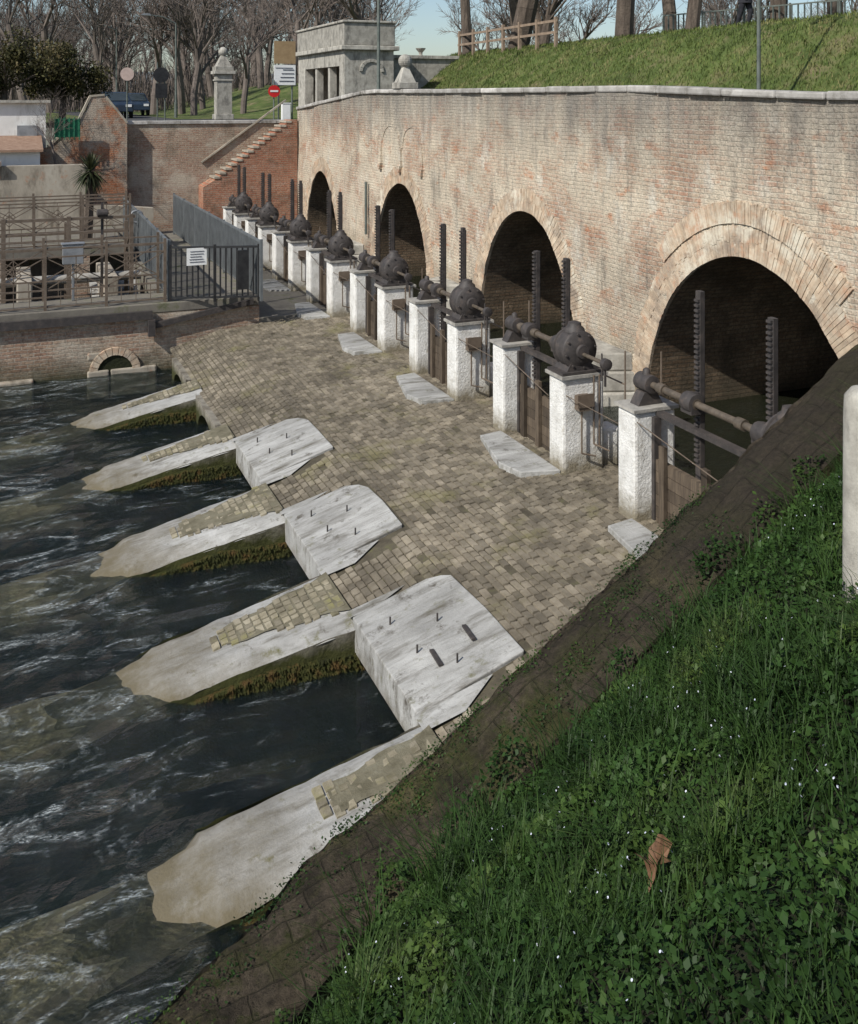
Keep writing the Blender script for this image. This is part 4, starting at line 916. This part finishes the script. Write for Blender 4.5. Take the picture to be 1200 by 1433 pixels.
def place(x,y,z,sc,parent=None,name='bare_tree'):
    me=random.choice(variants);o=bpy.data.objects.new(name,me);scene.collection.objects.link(o);o.location=(x,y,z);o.scale=(sc,sc,sc*random.uniform(.95,1.15));o.rotation_euler=(0,0,random.random()*6.28)
    if parent:o.parent=parent
    return o
for Y,n in ((68,10),(78,14),(90,17),(104,19),(120,21),(140,24),(165,26)):
    for i in range(n):
        s_=-.46+.95*(i+random.random())/n
        if s_>.0 and Y<85: continue
        if -.04<s_<.04 and Y<160: continue
        v=Y*(.388+.9216*s_);u=Y*(.9216-.388*s_)
        if s_<-.05 or random.random()<.6: place(v,u,5.1 if v<12 else 6.8,random.uniform(1.0,1.55),dt)
NT_=26000
pt=np.stack([rng.uniform(-14,34,NT_),rng.uniform(84,165,NT_)],1)
ps=pt[:,0]/pt[:,1];k=(ps<.36)&(rng.random(NT_)<np.clip(.35+np.array([mn.noise(Vector((a*.15,b2*.1,0))) for a,b2 in pt]),.05,1));pt=pt[k]
quadmesh('undergrowth',blades(pt,np.full(len(pt),5.0),4.6,.035,.5),4,m_twig,dt)
for (v,u,sc) in ((5.0,60,1.0),(10.5,62,1.1),(12.5,70,1.1),(12.2,56,.9)): place(v,u,5.1,sc)
tb=[]
for s_ in range(2):
    random.seed(300+s_);mb=MB();branch(mb,Vector((0,0,-.4)),Vector((0,0,1)),6.5,.40,0,3,s_);o=mb.obj('t',m_bark,fixn=False);tb.append(o.data);bpy.data.objects.remove(o)
random.seed(11)
for (v,u,sc) in ((19.9,42.6,.62),(20.2,38.3,1.15),(20.5,30.6,.85),(21.6,28.2,.62),(25.6,28.4,.8),(24,45,.7),(28,38,.8),(30,52,.9),(31,31,.8)):
    o=bpy.data.objects.new('plane_tree',random.choice(tb));scene.collection.objects.link(o);o.location=(v,u,ez(v,u));o.scale=(sc,sc,1);o.rotation_euler=(0,0,random.random()*6)
def leafytree(name,x,y,z,H,R,n=11000,ls=.13,mat=m_bush):
    E=empty(name);t=MB();t.cyl((x,y,z),(x+.1,y,z+H*.5),.16,.10,8)
    for _ in range(7):
        a=random.random()*6.28;t.cyl((x+.1,y,z+H*.4),(x+R*.7*math.cos(a),y+R*.7*math.sin(a),z+H*random.uniform(.55,.85)),.07,.02,6)
    t.obj('trunk',m_bark,E)
    cs=[(x+random.gauss(0,R*.5),y+random.gauss(0,R*.5),z+H*random.uniform(.4,.95),R*random.uniform(.22,.42)) for _ in range(26)]
    pick=rng.integers(0,26,n);c=np.array(cs)[pick];dd=rng.normal(0,1,(n,3));dd/=np.linalg.norm(dd,axis=1)[:,None]
    C=c[:,:3]+dd*(c[:,3]*rng.random(n)**.4)[:,None]
    quadmesh('foliage',diamonds(C,ls,1.4),4,mat,E)
leafytree('evergreen_tree',-.2,45,5.1,3.6,2.0)
leafytree('evergreen_tree',2.2,47,5.1,3.3,1.8)
leafytree('evergreen_tree',-3.6,44,5.1,4.2,2.2)
o=place(1.6,37.0,3.6,.22)
# ---------------------------------------------------------------- light, sky, camera
el=math.radians(42);dx,dy=-.92,-.39;h_=math.hypot(dx,dy)
D=Vector((dx/h_*math.cos(el),dy/h_*math.cos(el),math.sin(el)))
sun=bpy.data.lights.new('sun','SUN');sun.energy=5.0;sun.angle=math.radians(.5);sun.color=(1,.96,.89)
so=bpy.data.objects.new('sun',sun);scene.collection.objects.link(so);so.rotation_euler=D.to_track_quat('Z','Y').to_euler()
w=bpy.data.worlds.new('World');scene.world=w;w.use_nodes=True;nt=w.node_tree
sky=nt.nodes.new('ShaderNodeTexSky');sky.sky_type='NISHITA';sky.sun_disc=False;sky.sun_elevation=el;sky.sun_rotation=math.atan2(dx,dy);sky.air_density=1.0;sky.dust_density=1.0;sky.ozone_density=2.0
bg=nt.nodes['Background'];bg.inputs[1].default_value=.115;nt.links.new(sky.outputs[0],bg.inputs[0])
cam=bpy.data.cameras.new('camera');co=bpy.data.objects.new('camera',cam);scene.collection.objects.link(co)
co.location=(0,0,6.1);co.rotation_euler=(math.radians(90),0,-math.atan2(.388,.9216))
cam.sensor_width=36;cam.lens=35.17;cam.shift_y=-.4023;cam.clip_end=6000;cam.clip_start=.05
scene.camera=co
scene.view_settings.view_transform='Standard';scene.view_settings.look='None';scene.view_settings.exposure=0
